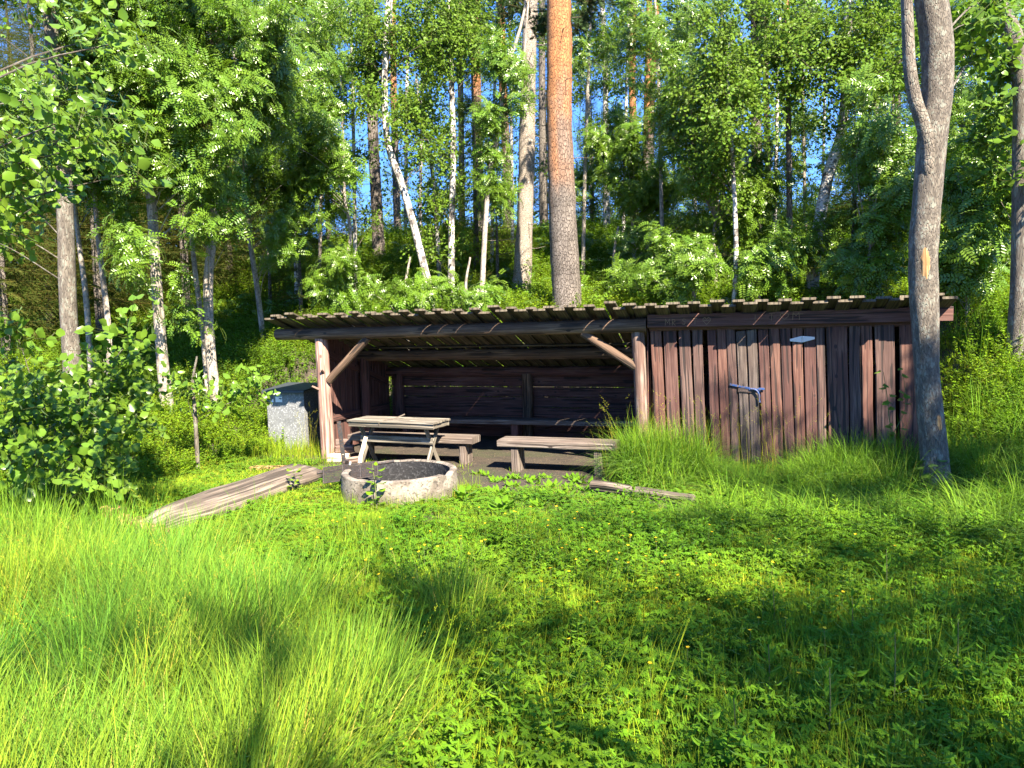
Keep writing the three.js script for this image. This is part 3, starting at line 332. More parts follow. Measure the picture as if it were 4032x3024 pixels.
// ---------- leaves and sprays ----------
class Leaves {
  constructor() { this.P = []; this.C = []; this.I = []; }
  v(p, c) { this.P.push(p.x, p.y, p.z); this.C.push(c[0], c[1], c[2]); return this.P.length / 3 - 1; }
  // two folded triangles
  leaf2(o, d, s, len, wid, fold, c) { const n = s.clone().cross(d), m = o.clone().addScaledVector(d, len * 0.45), k = V(0, 0, 0); const a = this.v(o, c), l = this.v(k.copy(m).addScaledVector(s, wid / 2).addScaledVector(n, fold), c), r = this.v(k.copy(m).addScaledVector(s, -wid / 2).addScaledVector(n, fold), c), t = this.v(k.copy(o).addScaledVector(d, len).addScaledVector(n, -len * 0.12), c); this.I.push(a, t, l, a, r, t); }
  // rounder leaf of six triangles around a midrib point
  leaf6(o, d, s, len, wid, fold, c, round = 0.3) { const n = s.clone().cross(d), at = (f, x, h) => o.clone().addScaledVector(d, len * f).addScaledVector(s, wid * x).addScaledVector(n, h), b = this.v(o, c), l1 = this.v(at(round, 0.5, fold), c), r1 = this.v(at(round, -0.5, fold), c), l2 = this.v(at(0.72, 0.4, fold * 0.7), c), r2 = this.v(at(0.72, -0.4, fold * 0.7), c), t = this.v(at(1, 0, -len * 0.1), c), m = this.v(at(0.5, 0, 0), c); this.I.push(m, l1, b, m, l2, l1, m, t, l2, m, r2, t, m, r1, r2, m, b, r1); }
  // tapering bent blade
  blade(o, d, len, wid, bend, c, seg = 4, tip = 0) { const s = V(d.z, 0, -d.x); if (s.lengthSq() < 1e-4) s.set(1, 0, 0); s.normalize().applyAxisAngle(d, 0); let p = o.clone(), dir = d.clone(), pr = null; for (let k = 0; k <= seg; k++) { const w = wid * (1 - pow(k / seg, 1.6)) + tip; const a = this.v(p.clone().addScaledVector(s, w / 2), c), b = k < seg || tip ? this.v(p.clone().addScaledVector(s, -w / 2), c) : a; if (pr) { this.I.push(pr[0], pr[1], a); if (b !== a) this.I.push(pr[1], b, a); } pr = [a, b]; p.addScaledVector(dir, len / seg); dir.y -= bend / seg; dir.x += d.x * bend * 0.6 / seg; dir.z += d.z * bend * 0.6 / seg; dir.normalize(); } return p; }
  stick(a, b, w, c) { const d = b.clone().sub(a), s = V(d.y + 0.01, -d.x, 0.3 * d.x).normalize(), t = d.clone().cross(s).normalize(); for (const q of [s, t]) { const i = this.v(a.clone().addScaledVector(q, w / 2), c), j = this.v(a.clone().addScaledVector(q, -w / 2), c), k = this.v(b.clone().addScaledVector(q, w / 3), c), l = this.v(b.clone().addScaledVector(q, -w / 3), c); this.I.push(i, j, k, j, l, k); } }
  geo() { return geo(this.P, this.I, null, this.C); }
}
const tone = (R, a = 0.2, y = 0.12) => { const k = 1 + R.g() * a, h = R.g() * y; return [k * (1 + h), k, k * (1 - h)]; };
const TW = [0.9, 0.55, 2.2];
const dirOf = (R, up) => { const a = R() * 2 * PI, e = up + R.g() * 0.5; return V(cos(a) * cos(e), sin(e), sin(a) * cos(e)); };
const sideOf = (d, R, roll = 0.5) => { const s = V(d.z, 0, -d.x); if (s.lengthSq() < 1e-3) s.set(1, 0, 0); return s.normalize().applyAxisAngle(d, R.g() * roll); };
const variants = (n, f) => Array.from({ length: n }, (_, k) => { const L = new Leaves(); f(L, rng(1000 + k * 37), k); return L.geo(); });
// sprays grow from the origin towards +y (twig direction)
const SPRAY = {
  rowan: variants(4, (L, R) => { for (let k = 0; k < 7; k++) { const o = V(R.g() * 0.05, 0.05 * k + R() * 0.04 - 0.05, R.g() * 0.05), a = k * 2.4 + R(), rd = V(cos(a), 0.55 + R.g() * 0.4, sin(a)).normalize(), len = R.r(0.13, 0.19), c = tone(R, 0.15, 0.1), sd = sideOf(rd, R, 0.7), n = 6; let p = o.clone(), d = rd.clone(); for (let j = 0; j <= n; j++) { p.addScaledVector(d, len / n); d.y -= 0.16; d.normalize(); const nrm = sd.clone().cross(d), ll = 0.052 * (1 - 0.35 * pow(abs(j / n - 0.45) * 1.6, 2)); if (j === n) L.leaf2(p, d, sd, ll, 0.021, 0.002, c); else for (const s of [1, -1]) { const q = sd.clone().multiplyScalar(s).addScaledVector(d, 0.45).addScaledVector(nrm, -0.12 + R.g() * 0.12).normalize(); L.leaf2(p, q, nrm.clone().cross(q).multiplyScalar(s).normalize(), ll, 0.022, 0.002, c); } } L.stick(o, p, 0.003, [1, 0.8, 1]); } }),
  birch: variants(4, (L, R) => { for (let t = 0; t < 3; t++) { const a = t * 2.1 + R(), d = V(cos(a) * 0.7, 0.8 - R() * 0.5, sin(a) * 0.7).normalize(); let p = V(0, t * 0.05, 0), q = p.clone(); for (let k = 0; k < 9; k++) { q.addScaledVector(d, 0.042); d.y -= 0.09; d.normalize(); const ld = dirOf(R, -0.5).addScaledVector(d, 0.5).normalize(); L.leaf6(q.clone().addScaledVector(ld, 0.012), ld, sideOf(ld, R, 1.2), R.r(0.038, 0.056), R.r(0.03, 0.044), 0.004, tone(R)); } L.stick(p, q, 0.0035, TW); } }),
  alder: variants(4, (L, R) => { for (let t = 0; t < 2; t++) { const a = t * 2.8 + R(), d = V(cos(a) * 0.6, 0.8, sin(a) * 0.6).normalize(); const p = V(0, t * 0.06, 0), q = p.clone(); for (let k = 0; k < 7; k++) { q.addScaledVector(d, 0.05); d.y -= 0.05; d.normalize(); const ld = dirOf(R, 0.05).addScaledVector(d, 0.4).normalize(); L.leaf6(q.clone().addScaledVector(ld, 0.02), ld, sideOf(ld, R, 0.8), R.r(0.065, 0.095), R.r(0.055, 0.08), 0.007, tone(R, 0.2, 0.1), 0.35); } L.stick(p, q, 0.005, TW); } }),
  spruce: variants(3, (L, R) => { const twig = (o, d, len) => { const n = floor(len / 0.011); for (let k = 0; k < n; k++) { const p = o.clone().addScaledVector(d, len * k / n), a = R() * 6.28, s = V(cos(a), 0.25 + sin(a) * 0.8, sin(a * 1.7)).normalize().addScaledVector(d, 0.9).normalize(); L.leaf2(p, s, sideOf(s, R, 2), R.r(0.02, 0.03), 0.006, 0, tone(R, 0.22, 0.08)); } L.stick(o, o.clone().addScaledVector(d, len), 0.005, [1.6, 0.8, 1.2]); }; const ax = V(0, 1, 0); twig(V(0, 0.15, 0), ax, 0.85); for (let k = 0; k < 7; k++) for (const s of [1, -1]) { const y = 0.15 + k * 0.11 + R() * 0.04, d = V(s, 0.75 + R.g() * 0.2, R.g() * 0.25 - 0.1).normalize(); twig(V(0, y, 0), d, (0.36 - 0.035 * k) * R.r(0.75, 1.1)); } L.stick(V(0, -0.05, 0), V(0, 0.9, 0), 0.014, [1.8, 1, 1.6]); }),
  pine: variants(3, (L, R) => { for (let t = 0; t < 5; t++) { const c0 = V(R.g() * 0.14, 0.06 * t, R.g() * 0.14); for (let k = 0; k < 46; k++) { const s = dirOf(R, 0.45); L.leaf2(c0, s, sideOf(s, R, 2), R.r(0.05, 0.075), 0.005, 0, tone(R, 0.2, 0.08)); } L.stick(V(0, 0, 0), c0, 0.006, [2.4, 1.1, 1.5]); } }),
};
SPRAY.alder_near = SPRAY.alder;
const KIND = { alder: ['alder', M.alder, M.alderLeaf], alder_near: ['alder', M.alder, M.alderLeaf], bigalder: ['alder', M.alder, M.alderLeaf], rowan: ['rowan', M.rowanBark, M.rowan], birch: ['birch', M.birch, M.birchLeaf], pine: ['pine', M.pine, M.pineNeedle], bigpine: ['pine', M.pine, M.pineNeedle], spruce: ['spruce', M.spruceBark, M.spruceNeedle], palespruce: ['spruce', M.paleBark, M.spruceNeedle] };
const CATEGORY = { alder_tree: 'alder tree', alder_bush: 'alder bush', rowan_tree: 'rowan tree', rowan_sapling: 'rowan sapling', pine_tree: 'pine tree', birch_tree: 'birch tree', spruce_tree: 'spruce tree' };
const m4 = new THREE.Matrix4(), qt = new THREE.Quaternion(), UP = V(0, 1, 0), cl = new THREE.Color();
// one InstancedMesh per spray variant under a `crown` group
function crown(parent, kind, mat, places, name = 'crown') {
  const vs = SPRAY[kind], g = sub(name, parent); g.userData.kind = 'stuff';
  vs.forEach((geom, k) => { const mine = places.filter((_, i) => i % vs.length === k); if (!mine.length) return; const im = new THREE.InstancedMesh(geom, mat, mine.length); im.name = 'foliage'; im.userData.kind = 'stuff'; im.castShadow = im.receiveShadow = true; mine.forEach((p, i) => { qt.setFromUnitVectors(UP, p.d); const tw = new THREE.Quaternion().setFromAxisAngle(UP, p.t); m4.compose(p.p, qt.multiply(tw), V(p.s, p.s, p.s)); im.setMatrixAt(i, m4); im.setColorAt(i, cl.setRGB(...p.c)); }); g.add(im); });
  return g;
}
function makeTree([name, label, sp, pts, blobs], idx) {
  const [kind, bark, leafM] = KIND[sp], R = rng(5000 + idx * 13), foot = pts[pts.length - 1], gy = ground(foot[0], foot[2]), base = V(foot[0], gy, foot[2]);
  const T = thing(name, label, CATEGORY[name], base.toArray(), 0, CATEGORY[name] + 's around the shelter');
  let loc = pts.map((p) => [p[0] - base.x, p[1] - base.y, p[2] - base.z, p[3]]).reverse();           // foot first
  if (loc[0][1] > -0.1) { loc[0][1] > 0.25 ? loc.unshift([loc[0][0], -0.15, loc[0][2], loc[0][3] * 1.15]) : (loc[0][1] = -0.15); }
  const top = loc[loc.length - 1][1], big = foot[3] > 0.09;
  if (big) { loc[0][3] *= 1.35; loc.splice(1, 0, [lerp(loc[0][0], loc[1][0], 0.3), lerp(loc[0][1], loc[1][1], 0.3), lerp(loc[0][2], loc[1][2], 0.3), lerp(loc[0][3] / 1.35, loc[1][3], 0.3) * 1.06]); }
  let col = null;
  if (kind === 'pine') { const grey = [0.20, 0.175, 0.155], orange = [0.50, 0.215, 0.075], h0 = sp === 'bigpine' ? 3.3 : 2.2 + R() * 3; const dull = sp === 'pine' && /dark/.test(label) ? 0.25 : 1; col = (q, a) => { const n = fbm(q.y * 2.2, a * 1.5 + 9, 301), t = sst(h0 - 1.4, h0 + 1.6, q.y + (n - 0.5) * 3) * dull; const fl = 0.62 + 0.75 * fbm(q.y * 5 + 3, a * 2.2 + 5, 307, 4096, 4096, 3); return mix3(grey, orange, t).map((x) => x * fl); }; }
  part('trunk', stem(loc, big ? 22 : 10, big ? 60 : 34, 6000 + idx, big ? 0.09 : 0.06, col), bark, T);
  const spine = new THREE.CatmullRomCurve3(loc.map((p) => V(p[0], p[1], p[2])), false, 'centripetal'), samp = spine.getPoints(40), tubes = [], places = [];
  const nearest = (y) => { let b = samp[0]; for (const s of samp) if (s.y <= y) b = s; return b; };
  const addTube = (a, m, b, r) => tubes.push(stem([[...a.toArray(), r], [...m.toArray(), r * 0.7], [...b.toArray(), r * 0.3]], 5, 7, 7000 + tubes.length, 0.08, null, false));
  const SC = { rowan: 1.3, birch: 1.25, alder: 1.1, pine: 1.6, spruce: 1 }[kind] * (sp === 'alder_near' ? 0.8 : 1);
  const more = { rowan: 1.75, birch: 1.45, alder: 1.1, pine: 1, spruce: 1 }[kind];
  for (const [bx, by, bz, rx, ry, rz, n0] of blobs) {
    const n = n0 * more;
    const c = V(bx, by, bz).sub(base), nb = max(2, Math.round(n / 11));
    for (let k = 0; k < nb; k++) {
      const e = V(R.g() * rx, R.g() * ry, R.g() * rz).multiplyScalar(1.55).add(c), s = nearest(min(e.y - 0.25 * Math.hypot(e.x, e.z) - R() * 0.5, top - 0.2)), l = e.distanceTo(s), m = s.clone().lerp(e, 0.5); m.y += l * 0.08; m.x += R.g() * 0.1 * l; m.z += R.g() * 0.1 * l;
      addTube(s, m, e, clamp(l * 0.006, 0.006, 0.02));
      for (let j = 0; j < n / nb; j++) { const f = 0.45 + 0.6 * sqrt(R()), p = f < 0.5 ? s.clone().lerp(m, f * 2) : m.clone().lerp(e, (f - 0.5) * 2); p.add(V(R.g() * 0.22, R.g() * 0.2, R.g() * 0.22).multiplyScalar(max(rx, ry) * 0.45 + 0.3)); const d = V(R.g() + (e.x - s.x) * 0.3, 0.35 + R.g() * 0.7, R.g() + 0.25).normalize(); places.push({ p, d, t: R() * 6.28, s: SC * R.r(0.75, 1.2), c: tone(R, 0.22, 0.12) }); }
    }
  }
  if (kind === 'pine' && top > 8) for (let k = 0; k < 60; k++) { const y = top - 4.5 * R(), s = nearest(y), a = R() * 6.28, l = 0.4 + (top - y) * 0.35 * R(), e = s.clone().add(V(cos(a) * l, 0.2, sin(a) * l)); if (k % 3 === 0) addTube(s, s.clone().lerp(e, 0.5), e, 0.02); places.push({ p: e, d: V(cos(a), 0.7, sin(a)).normalize(), t: R() * 6, s: 2.6, c: tone(R) }); }
  if (kind === 'spruce') { for (let y = top - 0.2, k = 0; y > 7; y -= 0.3, k++) for (let j = 0; j < 5; j++) { const a = j * 1.256 + k * 0.7, l = 0.5 + (top - y) * 0.14; places.push({ p: nearest(y).clone(), d: V(cos(a), -0.12, sin(a)).normalize(), t: 0, s: l, c: tone(R) }); } for (let k = 0; k < 26; k++) { const y = R.r(1.2, 7), s = nearest(y), a = R() * 6.28, e = s.clone().add(V(cos(a), 0.05 - 0.3 * R(), sin(a)).multiplyScalar(R.r(0.4, 0.9))); addTube(s, s.clone().lerp(e, 0.5).add(V(0, -0.05, 0)), e, 0.01); } }
  if (kind === 'pine' && top > 8) for (let k = 0; k < 12; k++) { const s = nearest(R.r(3, 9)), a = R() * 6.28, e = s.clone().add(V(cos(a), 0.1 + R.g() * 0.3, sin(a)).multiplyScalar(R.r(0.3, 1.0))); addTube(s, s.clone().lerp(e, 0.5).add(V(0, 0.05, 0)), e, 0.012); }
  if (sp === 'bigalder') {
    const off = (p) => [p[0] - base.x, p[1] - base.y, p[2] - base.z, p[3]], limb = [[4.36, 3.0, -7.42, 0.06], [4.26, 3.31, -7.30, 0.071], [4.24, 3.58, -7.28, 0.071], [4.18, 3.84, -7.28, 0.067], [4.10, 4.06, -7.28, 0.062], [4.04, 4.36, -7.28, 0.057], [4.01, 4.76, -7.28, 0.055], [3.98, 5.20, -7.28, 0.052], [3.88, 6.34, -7.28, 0.038]].map(off);
    part('limb', stem(limb, 14, 30, 6900, 0.08), bark, T);
    const scar = (y0, ang, w, h, label, seed) => { const P = [], U = [], I = [], n = 30, radAt = (y) => { let i = 0; while (i < loc.length - 2 && loc[i + 1][1] < y) i++; const f = clamp((y - loc[i][1]) / (loc[i + 1][1] - loc[i][1])); return [lerp(loc[i][0], loc[i + 1][0], f), lerp(loc[i][2], loc[i + 1][2], f), lerp(loc[i][3], loc[i + 1][3], f)]; }; const put = (th, y, lift) => { const [cx, cz, r] = radAt(y), a = ang + th / r; P.push(cx + (r * 1.035 + lift) * sin(a), y, cz + (r * 1.035 + lift) * cos(a)); U.push(th, y); }; put(0, y0, 0.002); for (const f of [0.55, 1]) for (let k = 0; k <= n; k++) { const t = k / n * 2 * PI, q = 1 + 0.9 * (fbm(cos(t) * 2.5 + 9, sin(t) * 2.5 + 9, seed, 4096, 4096, 3) - 0.5) * f; put(w * f * q * cos(t), y0 + h * f * q * sin(t), f < 1 ? 0.002 : -0.014); } for (let k = 1; k <= n; k++) I.push(0, k, k + 1, k, k + n + 1, k + 1, k + 1, k + n + 1, k + n + 2); const m = part('bark_scar', geo(P, I, U), M.scar, T); m.userData.label = label; };
    M.scar = surf(woodTex(128, 256, 0.2, 0.4, 59, [0.28, 0.15, 0.055], [0.40, 0.27, 0.13], [0.14, 0.07, 0.02], 0.8, 1), 0.003);
scar(2.42, -0.42, 0.055, 0.20, 'bare orange wood where the bark is torn away, upper', 311); scar(0.80, 0.12, 0.04, 0.12, 'bare orange wood where the bark is torn away, lower', 313);
  }
  if (tubes.length) { const b = part('branches', mergeGeometries(tubes), kind === 'birch' ? M.twig : kind === 'pine' ? M.twig : bark, T); b.userData.kind = 'stuff'; }
  if (places.length) crown(T, kind, leafM, places);
  return T;
}
// trunks top to foot [x, y, z, radius]; foliage masses [x, y, z, rx, ry, rz, sprays]
const TREES = [
  ["alder_tree","grey lichened alder, thickest trunk at the far left above the leafy bush","alder",[[-6.49,9,-10.3,0.028],[-6.43,6.96,-10.3,0.081],[-6.38,6.59,-10.3,0.088],[-6.35,5.64,-10.3,0.094],[-6.33,4.94,-10.3,0.098],[-6.35,3.52,-10.3,0.108],[-6.4,2.06,-10.3,0.115],[-6.38,0.68,-10.3,0.128]],[[-6.59,5.73,-10.0,0.98,0.98,1.0,120],[-7.2,3.98,-10.6,0.76,0.76,0.8,70],[-6.15,7.2,-10.8,1.06,0.64,1,60]]],
  ["alder_tree","near alder leaning in from beyond the left edge with large leaves","alder_near",[[-4.24,6,-5.2,0.02],[-4.27,4.07,-5.2,0.051],[-4.33,2.98,-5.2,0.058],[-4.4,1.78,-5.2,0.068],[-4.48,0.43,-5.2,0.078]],[[-3.15,3.14,-4.9,0.55,0.29,0.8,26],[-2.64,2.97,-4.6,0.33,0.24,0.5,16],[-3.61,3.71,-5.4,0.32,0.21,0.7,8],[-2.74,3.86,-5.4,0.32,0.21,0.5,7],[-3.61,2.82,-5.3,0.42,0.21,0.6,18]]],
  ["rowan_tree","slender pale rowan, second trunk right of the thick alder","rowan",[[-5.94,7.5,-11.3,0.02],[-5.94,7.44,-11.3,0.052],[-5.94,7.03,-11.3,0.055],[-5.87,6.56,-11.3,0.059],[-5.8,5.87,-11.3,0.063],[-5.72,5.29,-11.3,0.067],[-5.6,3.99,-11.3,0.074],[-5.6,3.08,-11.3,0.078],[-5.58,1.76,-11.3,0.085],[-5.53,0.53,-11.3,0.096]],[[-5.56,6.18,-11.1,1.53,1.09,1.5,210],[-5.31,4.78,-11.0,1.37,0.94,1.3,140],[-5.6,7.06,-11.7,1.23,0.61,1,120],[-5.65,3.24,-10.3,0.74,0.54,0.6,14]]],
  ["rowan_tree","thin bent pale stem between the thick alder and the slender rowan","rowan",[[-7.0,6,-12.2,0.02],[-7.0,5.2,-12.2,0.028],[-7.0,4.28,-12.2,0.032],[-6.99,3.71,-12.2,0.04],[-6.95,2.87,-12.2,0.044],[-6.91,2.02,-12.2,0.048],[-6.94,1.05,-12.2,0.052]],[[-7.07,4.97,-12.2,0.96,0.88,0.7,120]]],
  ["rowan_tree","thin dark stem just right of the thick alder trunk","rowan",[[-7.63,6.4,-12.6,0.02],[-7.62,5.08,-12.6,0.033],[-7.57,3.73,-12.6,0.037],[-7.5,2.59,-12.6,0.045],[-7.5,1.28,-12.6,0.049]],[[-7.76,5.32,-12.6,0.91,0.74,0.7,80]]],
  ["rowan_tree","pale straight rowan with a forked companion left of the green slope","rowan",[[-4.63,7.5,-11.8,0.02],[-4.63,7.65,-11.8,0.046],[-4.67,6.99,-11.8,0.05],[-4.76,5.05,-11.8,0.058],[-4.82,4.06,-11.8,0.066],[-4.86,3.61,-11.8,0.07],[-4.98,2.8,-11.8,0.077],[-5.01,2.15,-11.8,0.077],[-5.0,1.31,-11.8,0.081],[-4.93,0.39,-11.8,0.097]],[[-4.48,6.49,-11.6,1.44,1.14,1.5,230],[-4.07,5.68,-12.0,0.71,0.71,0.8,120],[-4.74,3.22,-10.8,0.64,0.57,0.6,14],[-5.18,2.41,-11.2,0.37,0.37,0.4,6],[-4.7,4.87,-11.4,1.27,0.97,1.3,120]]],
  ["rowan_tree","thinner twin stem leaning left beside the pale straight rowan","rowan",[[-5.4,6.2,-12.0,0.02],[-5.37,4.59,-12.0,0.027],[-5.34,4.13,-12.0,0.031],[-5.29,3.06,-12.0,0.039],[-5.21,1.9,-12.0,0.043],[-5.17,0.64,-12.0,0.047]],[[-5.42,4.89,-12.0,0.79,0.63,0.7,80]]],
  ["rowan_tree","twin dark stems standing on the green slope behind the metal bin","rowan",[[-5.57,9,-15.0,0.02],[-5.56,7.76,-15.0,0.034],[-5.5,6.12,-15.0,0.039],[-5.45,5.27,-15.0,0.044],[-5.44,4.07,-15.0,0.049],[-5.32,2.83,-15.0,0.054],[-5.21,1.37,-15.0,0.064]],[[-4.39,7.35,-14.7,1.44,1.73,1.6,150],[-5.26,5.15,-15.0,1.18,1.08,1,90],[-4.5,3.43,-13.4,0.7,0.53,0.6,16],[-4.32,4.79,-15.2,0.6,1.09,0.7,90]]],
  ["rowan_tree","crooked pale sapling stem rising just above the roof left end","rowan",[[-3.3,7,-14.6,0.02],[-3.3,5.48,-14.6,0.024],[-3.31,4.56,-14.6,0.029],[-3.22,3.91,-14.6,0.033],[-3.31,3.26,-14.6,0.038],[-3.24,2.69,-14.6,0.038],[-3.19,2.13,-14.6,0.043]],[[-3.7,5.49,-14.6,0.76,1.34,0.8,150],[-3.4,2.85,-14.1,0.55,0.37,0.4,40]]],
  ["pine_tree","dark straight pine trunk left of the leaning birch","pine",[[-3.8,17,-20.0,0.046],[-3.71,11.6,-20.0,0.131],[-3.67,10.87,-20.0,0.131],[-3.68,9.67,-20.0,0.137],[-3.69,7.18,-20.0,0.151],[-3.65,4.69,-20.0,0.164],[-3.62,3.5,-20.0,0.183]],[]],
  ["birch_tree","white birch bending sharply left over the shelter roof","birch",[[-2.29,8,-14.8,0.02],[-2.25,9.05,-14.8,0.044],[-2.37,8.16,-14.8,0.048],[-2.42,7.63,-14.8,0.058],[-2.47,6.36,-14.8,0.063],[-2.42,5.63,-14.8,0.073],[-2.18,4.88,-14.8,0.073],[-1.94,3.95,-14.8,0.077],[-1.74,3.05,-14.8,0.082],[-1.6,2.36,-14.8,0.092]],[[-2.16,7.79,-14.8,1.16,1.16,1.1,170],[-2.91,6.72,-15.1,0.59,1.09,0.8,60],[-1.78,5.85,-15.1,0.69,0.89,0.8,60]]],
  ["pine_tree","orange pine trunk directly behind the bending birch","pine",[[-3.9,20,-26.0,0.036],[-3.93,14.51,-26.0,0.102],[-3.96,12.93,-26.0,0.111],[-4.02,9.12,-26.0,0.119],[-4.03,5.88,-26.0,0.136],[-4.03,4.82,-26.0,0.153]],[]],
  ["birch_tree","thin grey birch between the bending birch and the orange pine","birch",[[-3.19,12,-24.0,0.02],[-3.2,11.19,-24.0,0.047],[-3.31,8.85,-24.0,0.055],[-3.44,5.66,-24.0,0.063],[-3.48,4.51,-24.0,0.071]],[[-3.16,10.01,-24.0,0.79,1.89,0.8,70]]],
  ["birch_tree","thin dark birch leaning left under the sky gap","birch",[[-2.15,8,-17.5,0.02],[-2.14,7.8,-17.5,0.029],[-1.99,6.73,-17.5,0.04],[-1.84,5.86,-17.5,0.046],[-1.75,4.32,-17.5,0.052],[-1.72,2.93,-17.5,0.057]],[[-1.93,7.25,-17.5,0.69,1.26,0.8,80],[-1.59,4.54,-17.8,0.7,0.82,0.7,50]]],
  ["birch_tree","straight white birch left of the two big central trunks","birch",[[-1.17,9,-15.3,0.02],[-1.17,9.27,-15.3,0.04],[-1.15,8.72,-15.3,0.045],[-1.14,7.23,-15.3,0.055],[-1.14,5.73,-15.3,0.06],[-1.22,4.0,-15.3,0.065],[-1.27,2.47,-15.3,0.08]],[[-1.33,7.77,-15.5,0.81,1.32,0.9,130],[-1.39,4.72,-15.7,0.62,1.03,0.7,50],[-0.8,8.36,-15.8,0.62,0.62,0.7,40]]],
  ["pine_tree","orange pine trunk behind the young bright spruce","pine",[[-0.8,18,-23.0,0.047],[-0.84,12.99,-23.0,0.135],[-0.87,11.82,-23.0,0.143],[-0.93,9.37,-23.0,0.151],[-0.93,7.09,-23.0,0.158],[-0.94,4.72,-23.0,0.173],[-0.95,3.98,-23.0,0.188]],[]],
  ["pine_tree","thin far pine right of the straight white birch","pine",[[-1.75,20,-29.0,0.027],[-1.78,15.56,-29.0,0.076],[-1.82,13.47,-29.0,0.085],[-1.84,9.9,-29.0,0.095],[-1.91,5.85,-29.0,0.114]],[]],
  ["pine_tree","far orange pine seen left of the pale trunk","pine",[[-0.1,19,-25.0,0.043],[-0.1,13.95,-25.0,0.123],[-0.1,13.04,-25.0,0.123],[-0.1,10.31,-25.0,0.139],[-0.03,7.53,-25.0,0.147],[-0.03,4.62,-25.0,0.164]],[]],
  ["rowan_tree","thin dark stem leaning right across to the pale trunk","rowan",[[0.36,7,-14.4,0.02],[0.47,8.37,-14.4,0.024],[0.33,7.83,-14.4,0.028],[-0.02,6.72,-14.4,0.038],[-0.14,5.87,-14.4,0.042],[-0.35,5.02,-14.4,0.047],[-0.49,3.68,-14.4,0.052],[-0.58,2.35,-14.4,0.057]],[[-0.02,6.8,-14.4,0.57,1.04,0.7,80],[-0.35,4.59,-14.6,0.48,0.76,0.6,40]]],
  ["spruce_tree","pale trunk with dappled leaf shadows left of the big pine","palespruce",[[0.83,17,-16.5,0.055],[0.65,9.82,-16.5,0.157],[0.6,9.22,-16.5,0.162],[0.52,7.62,-16.5,0.167],[0.45,6.0,-16.5,0.178],[0.37,4.3,-16.5,0.189],[0.28,3.04,-16.5,0.216],[0.19,2.38,-16.5,0.281]],[]],
  ["spruce_tree","dark trunk in the gap between the two big central trunks","spruce",[[1.23,18,-24.0,0.033],[1.23,13.43,-24.0,0.094],[1.23,12.56,-24.0,0.102],[1.16,6.67,-24.0,0.118],[1.17,4.49,-24.0,0.141]],[]],
  ["pine_tree","big central pine, grey plated below and orange above","bigpine",[[0.97,19,-14.0,0.079],[1.03,8.6,-14.0,0.225],[1.04,8.09,-14.0,0.229],[1.04,7.07,-14.0,0.238],[1.02,6.05,-14.0,0.243],[1.04,4.65,-14.0,0.257],[1.08,3.38,-14.0,0.275],[1.13,2.25,-14.0,0.302],[1.15,1.75,-14.0,0.339]],[[0.28,8.16,-14.5,0.66,0.47,0.8,26],[1.67,8.08,-14.6,0.57,0.48,0.8,26]]],
  ["birch_tree","white birch standing on the hill crest right of the big pine","birch",[[2.93,13,-22.0,0.025],[2.93,12.43,-22.0,0.072],[2.94,11.63,-22.0,0.072],[3.01,10.03,-22.0,0.079],[3.0,6.78,-22.0,0.094],[3.01,4.51,-22.0,0.108]],[[2.75,8.4,-22.0,1.15,2.59,1.2,190],[3.38,10.95,-22.3,0.88,1.02,0.8,50]]],
  ["pine_tree","slim far pine in the widest sky gap","pine",[[4.75,20,-27.0,0.04],[4.73,14.82,-27.0,0.115],[4.72,13.84,-27.0,0.124],[4.69,10.56,-27.0,0.133],[4.72,9.22,-27.0,0.141],[4.72,4.75,-27.0,0.159]],[]],
  ["pine_tree","left of a pair of far pines with touching trunks","pine",[[5.5,20,-27.5,0.038],[5.47,15.04,-27.5,0.108],[5.45,14.04,-27.5,0.108],[5.3,9.34,-27.5,0.126],[5.2,4.79,-27.5,0.144]],[]],
  ["pine_tree","right of a pair of far pines with touching trunks","pine",[[6.01,20,-28.5,0.039],[5.96,15.52,-28.5,0.112],[5.92,14.48,-28.5,0.112],[5.71,10.64,-28.5,0.131],[5.57,4.9,-28.5,0.149]],[]],
  ["birch_tree","white sapling birch with bare lower twigs above the shed roof","birch",[[3.96,7,-13.0,0.02],[3.96,6.63,-13.0,0.021],[3.98,5.85,-13.0,0.026],[4.05,4.88,-13.0,0.034],[4.12,3.41,-13.0,0.043],[4.12,2.87,-13.0,0.047],[4.07,2.29,-13.0,0.051]],[[3.78,6.16,-13.0,0.94,1.11,0.9,170],[3.7,5.02,-13.3,0.87,0.78,0.8,90]]],
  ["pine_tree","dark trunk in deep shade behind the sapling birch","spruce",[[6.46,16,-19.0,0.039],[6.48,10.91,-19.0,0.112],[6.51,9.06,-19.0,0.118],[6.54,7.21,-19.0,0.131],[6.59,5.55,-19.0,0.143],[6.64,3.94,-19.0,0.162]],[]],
  ["pine_tree","narrow orange pine beside the dark shaded trunk","pine",[[8.5,18,-24.0,0.028],[8.52,13.29,-24.0,0.079],[8.54,11.83,-24.0,0.086],[8.59,9.38,-24.0,0.094],[8.7,6.01,-24.0,0.11],[8.76,4.33,-24.0,0.118]],[]],
  ["pine_tree","young pine with flaky straight stem above the shed door","pine",[[5.37,9,-14.0,0.02],[5.37,8.51,-14.0,0.037],[5.39,7.66,-14.0,0.041],[5.44,5.96,-14.0,0.05],[5.47,4.56,-14.0,0.055],[5.5,2.51,-14.0,0.064]],[[5.39,7.58,-14.2,0.56,0.56,0.7,20]]],
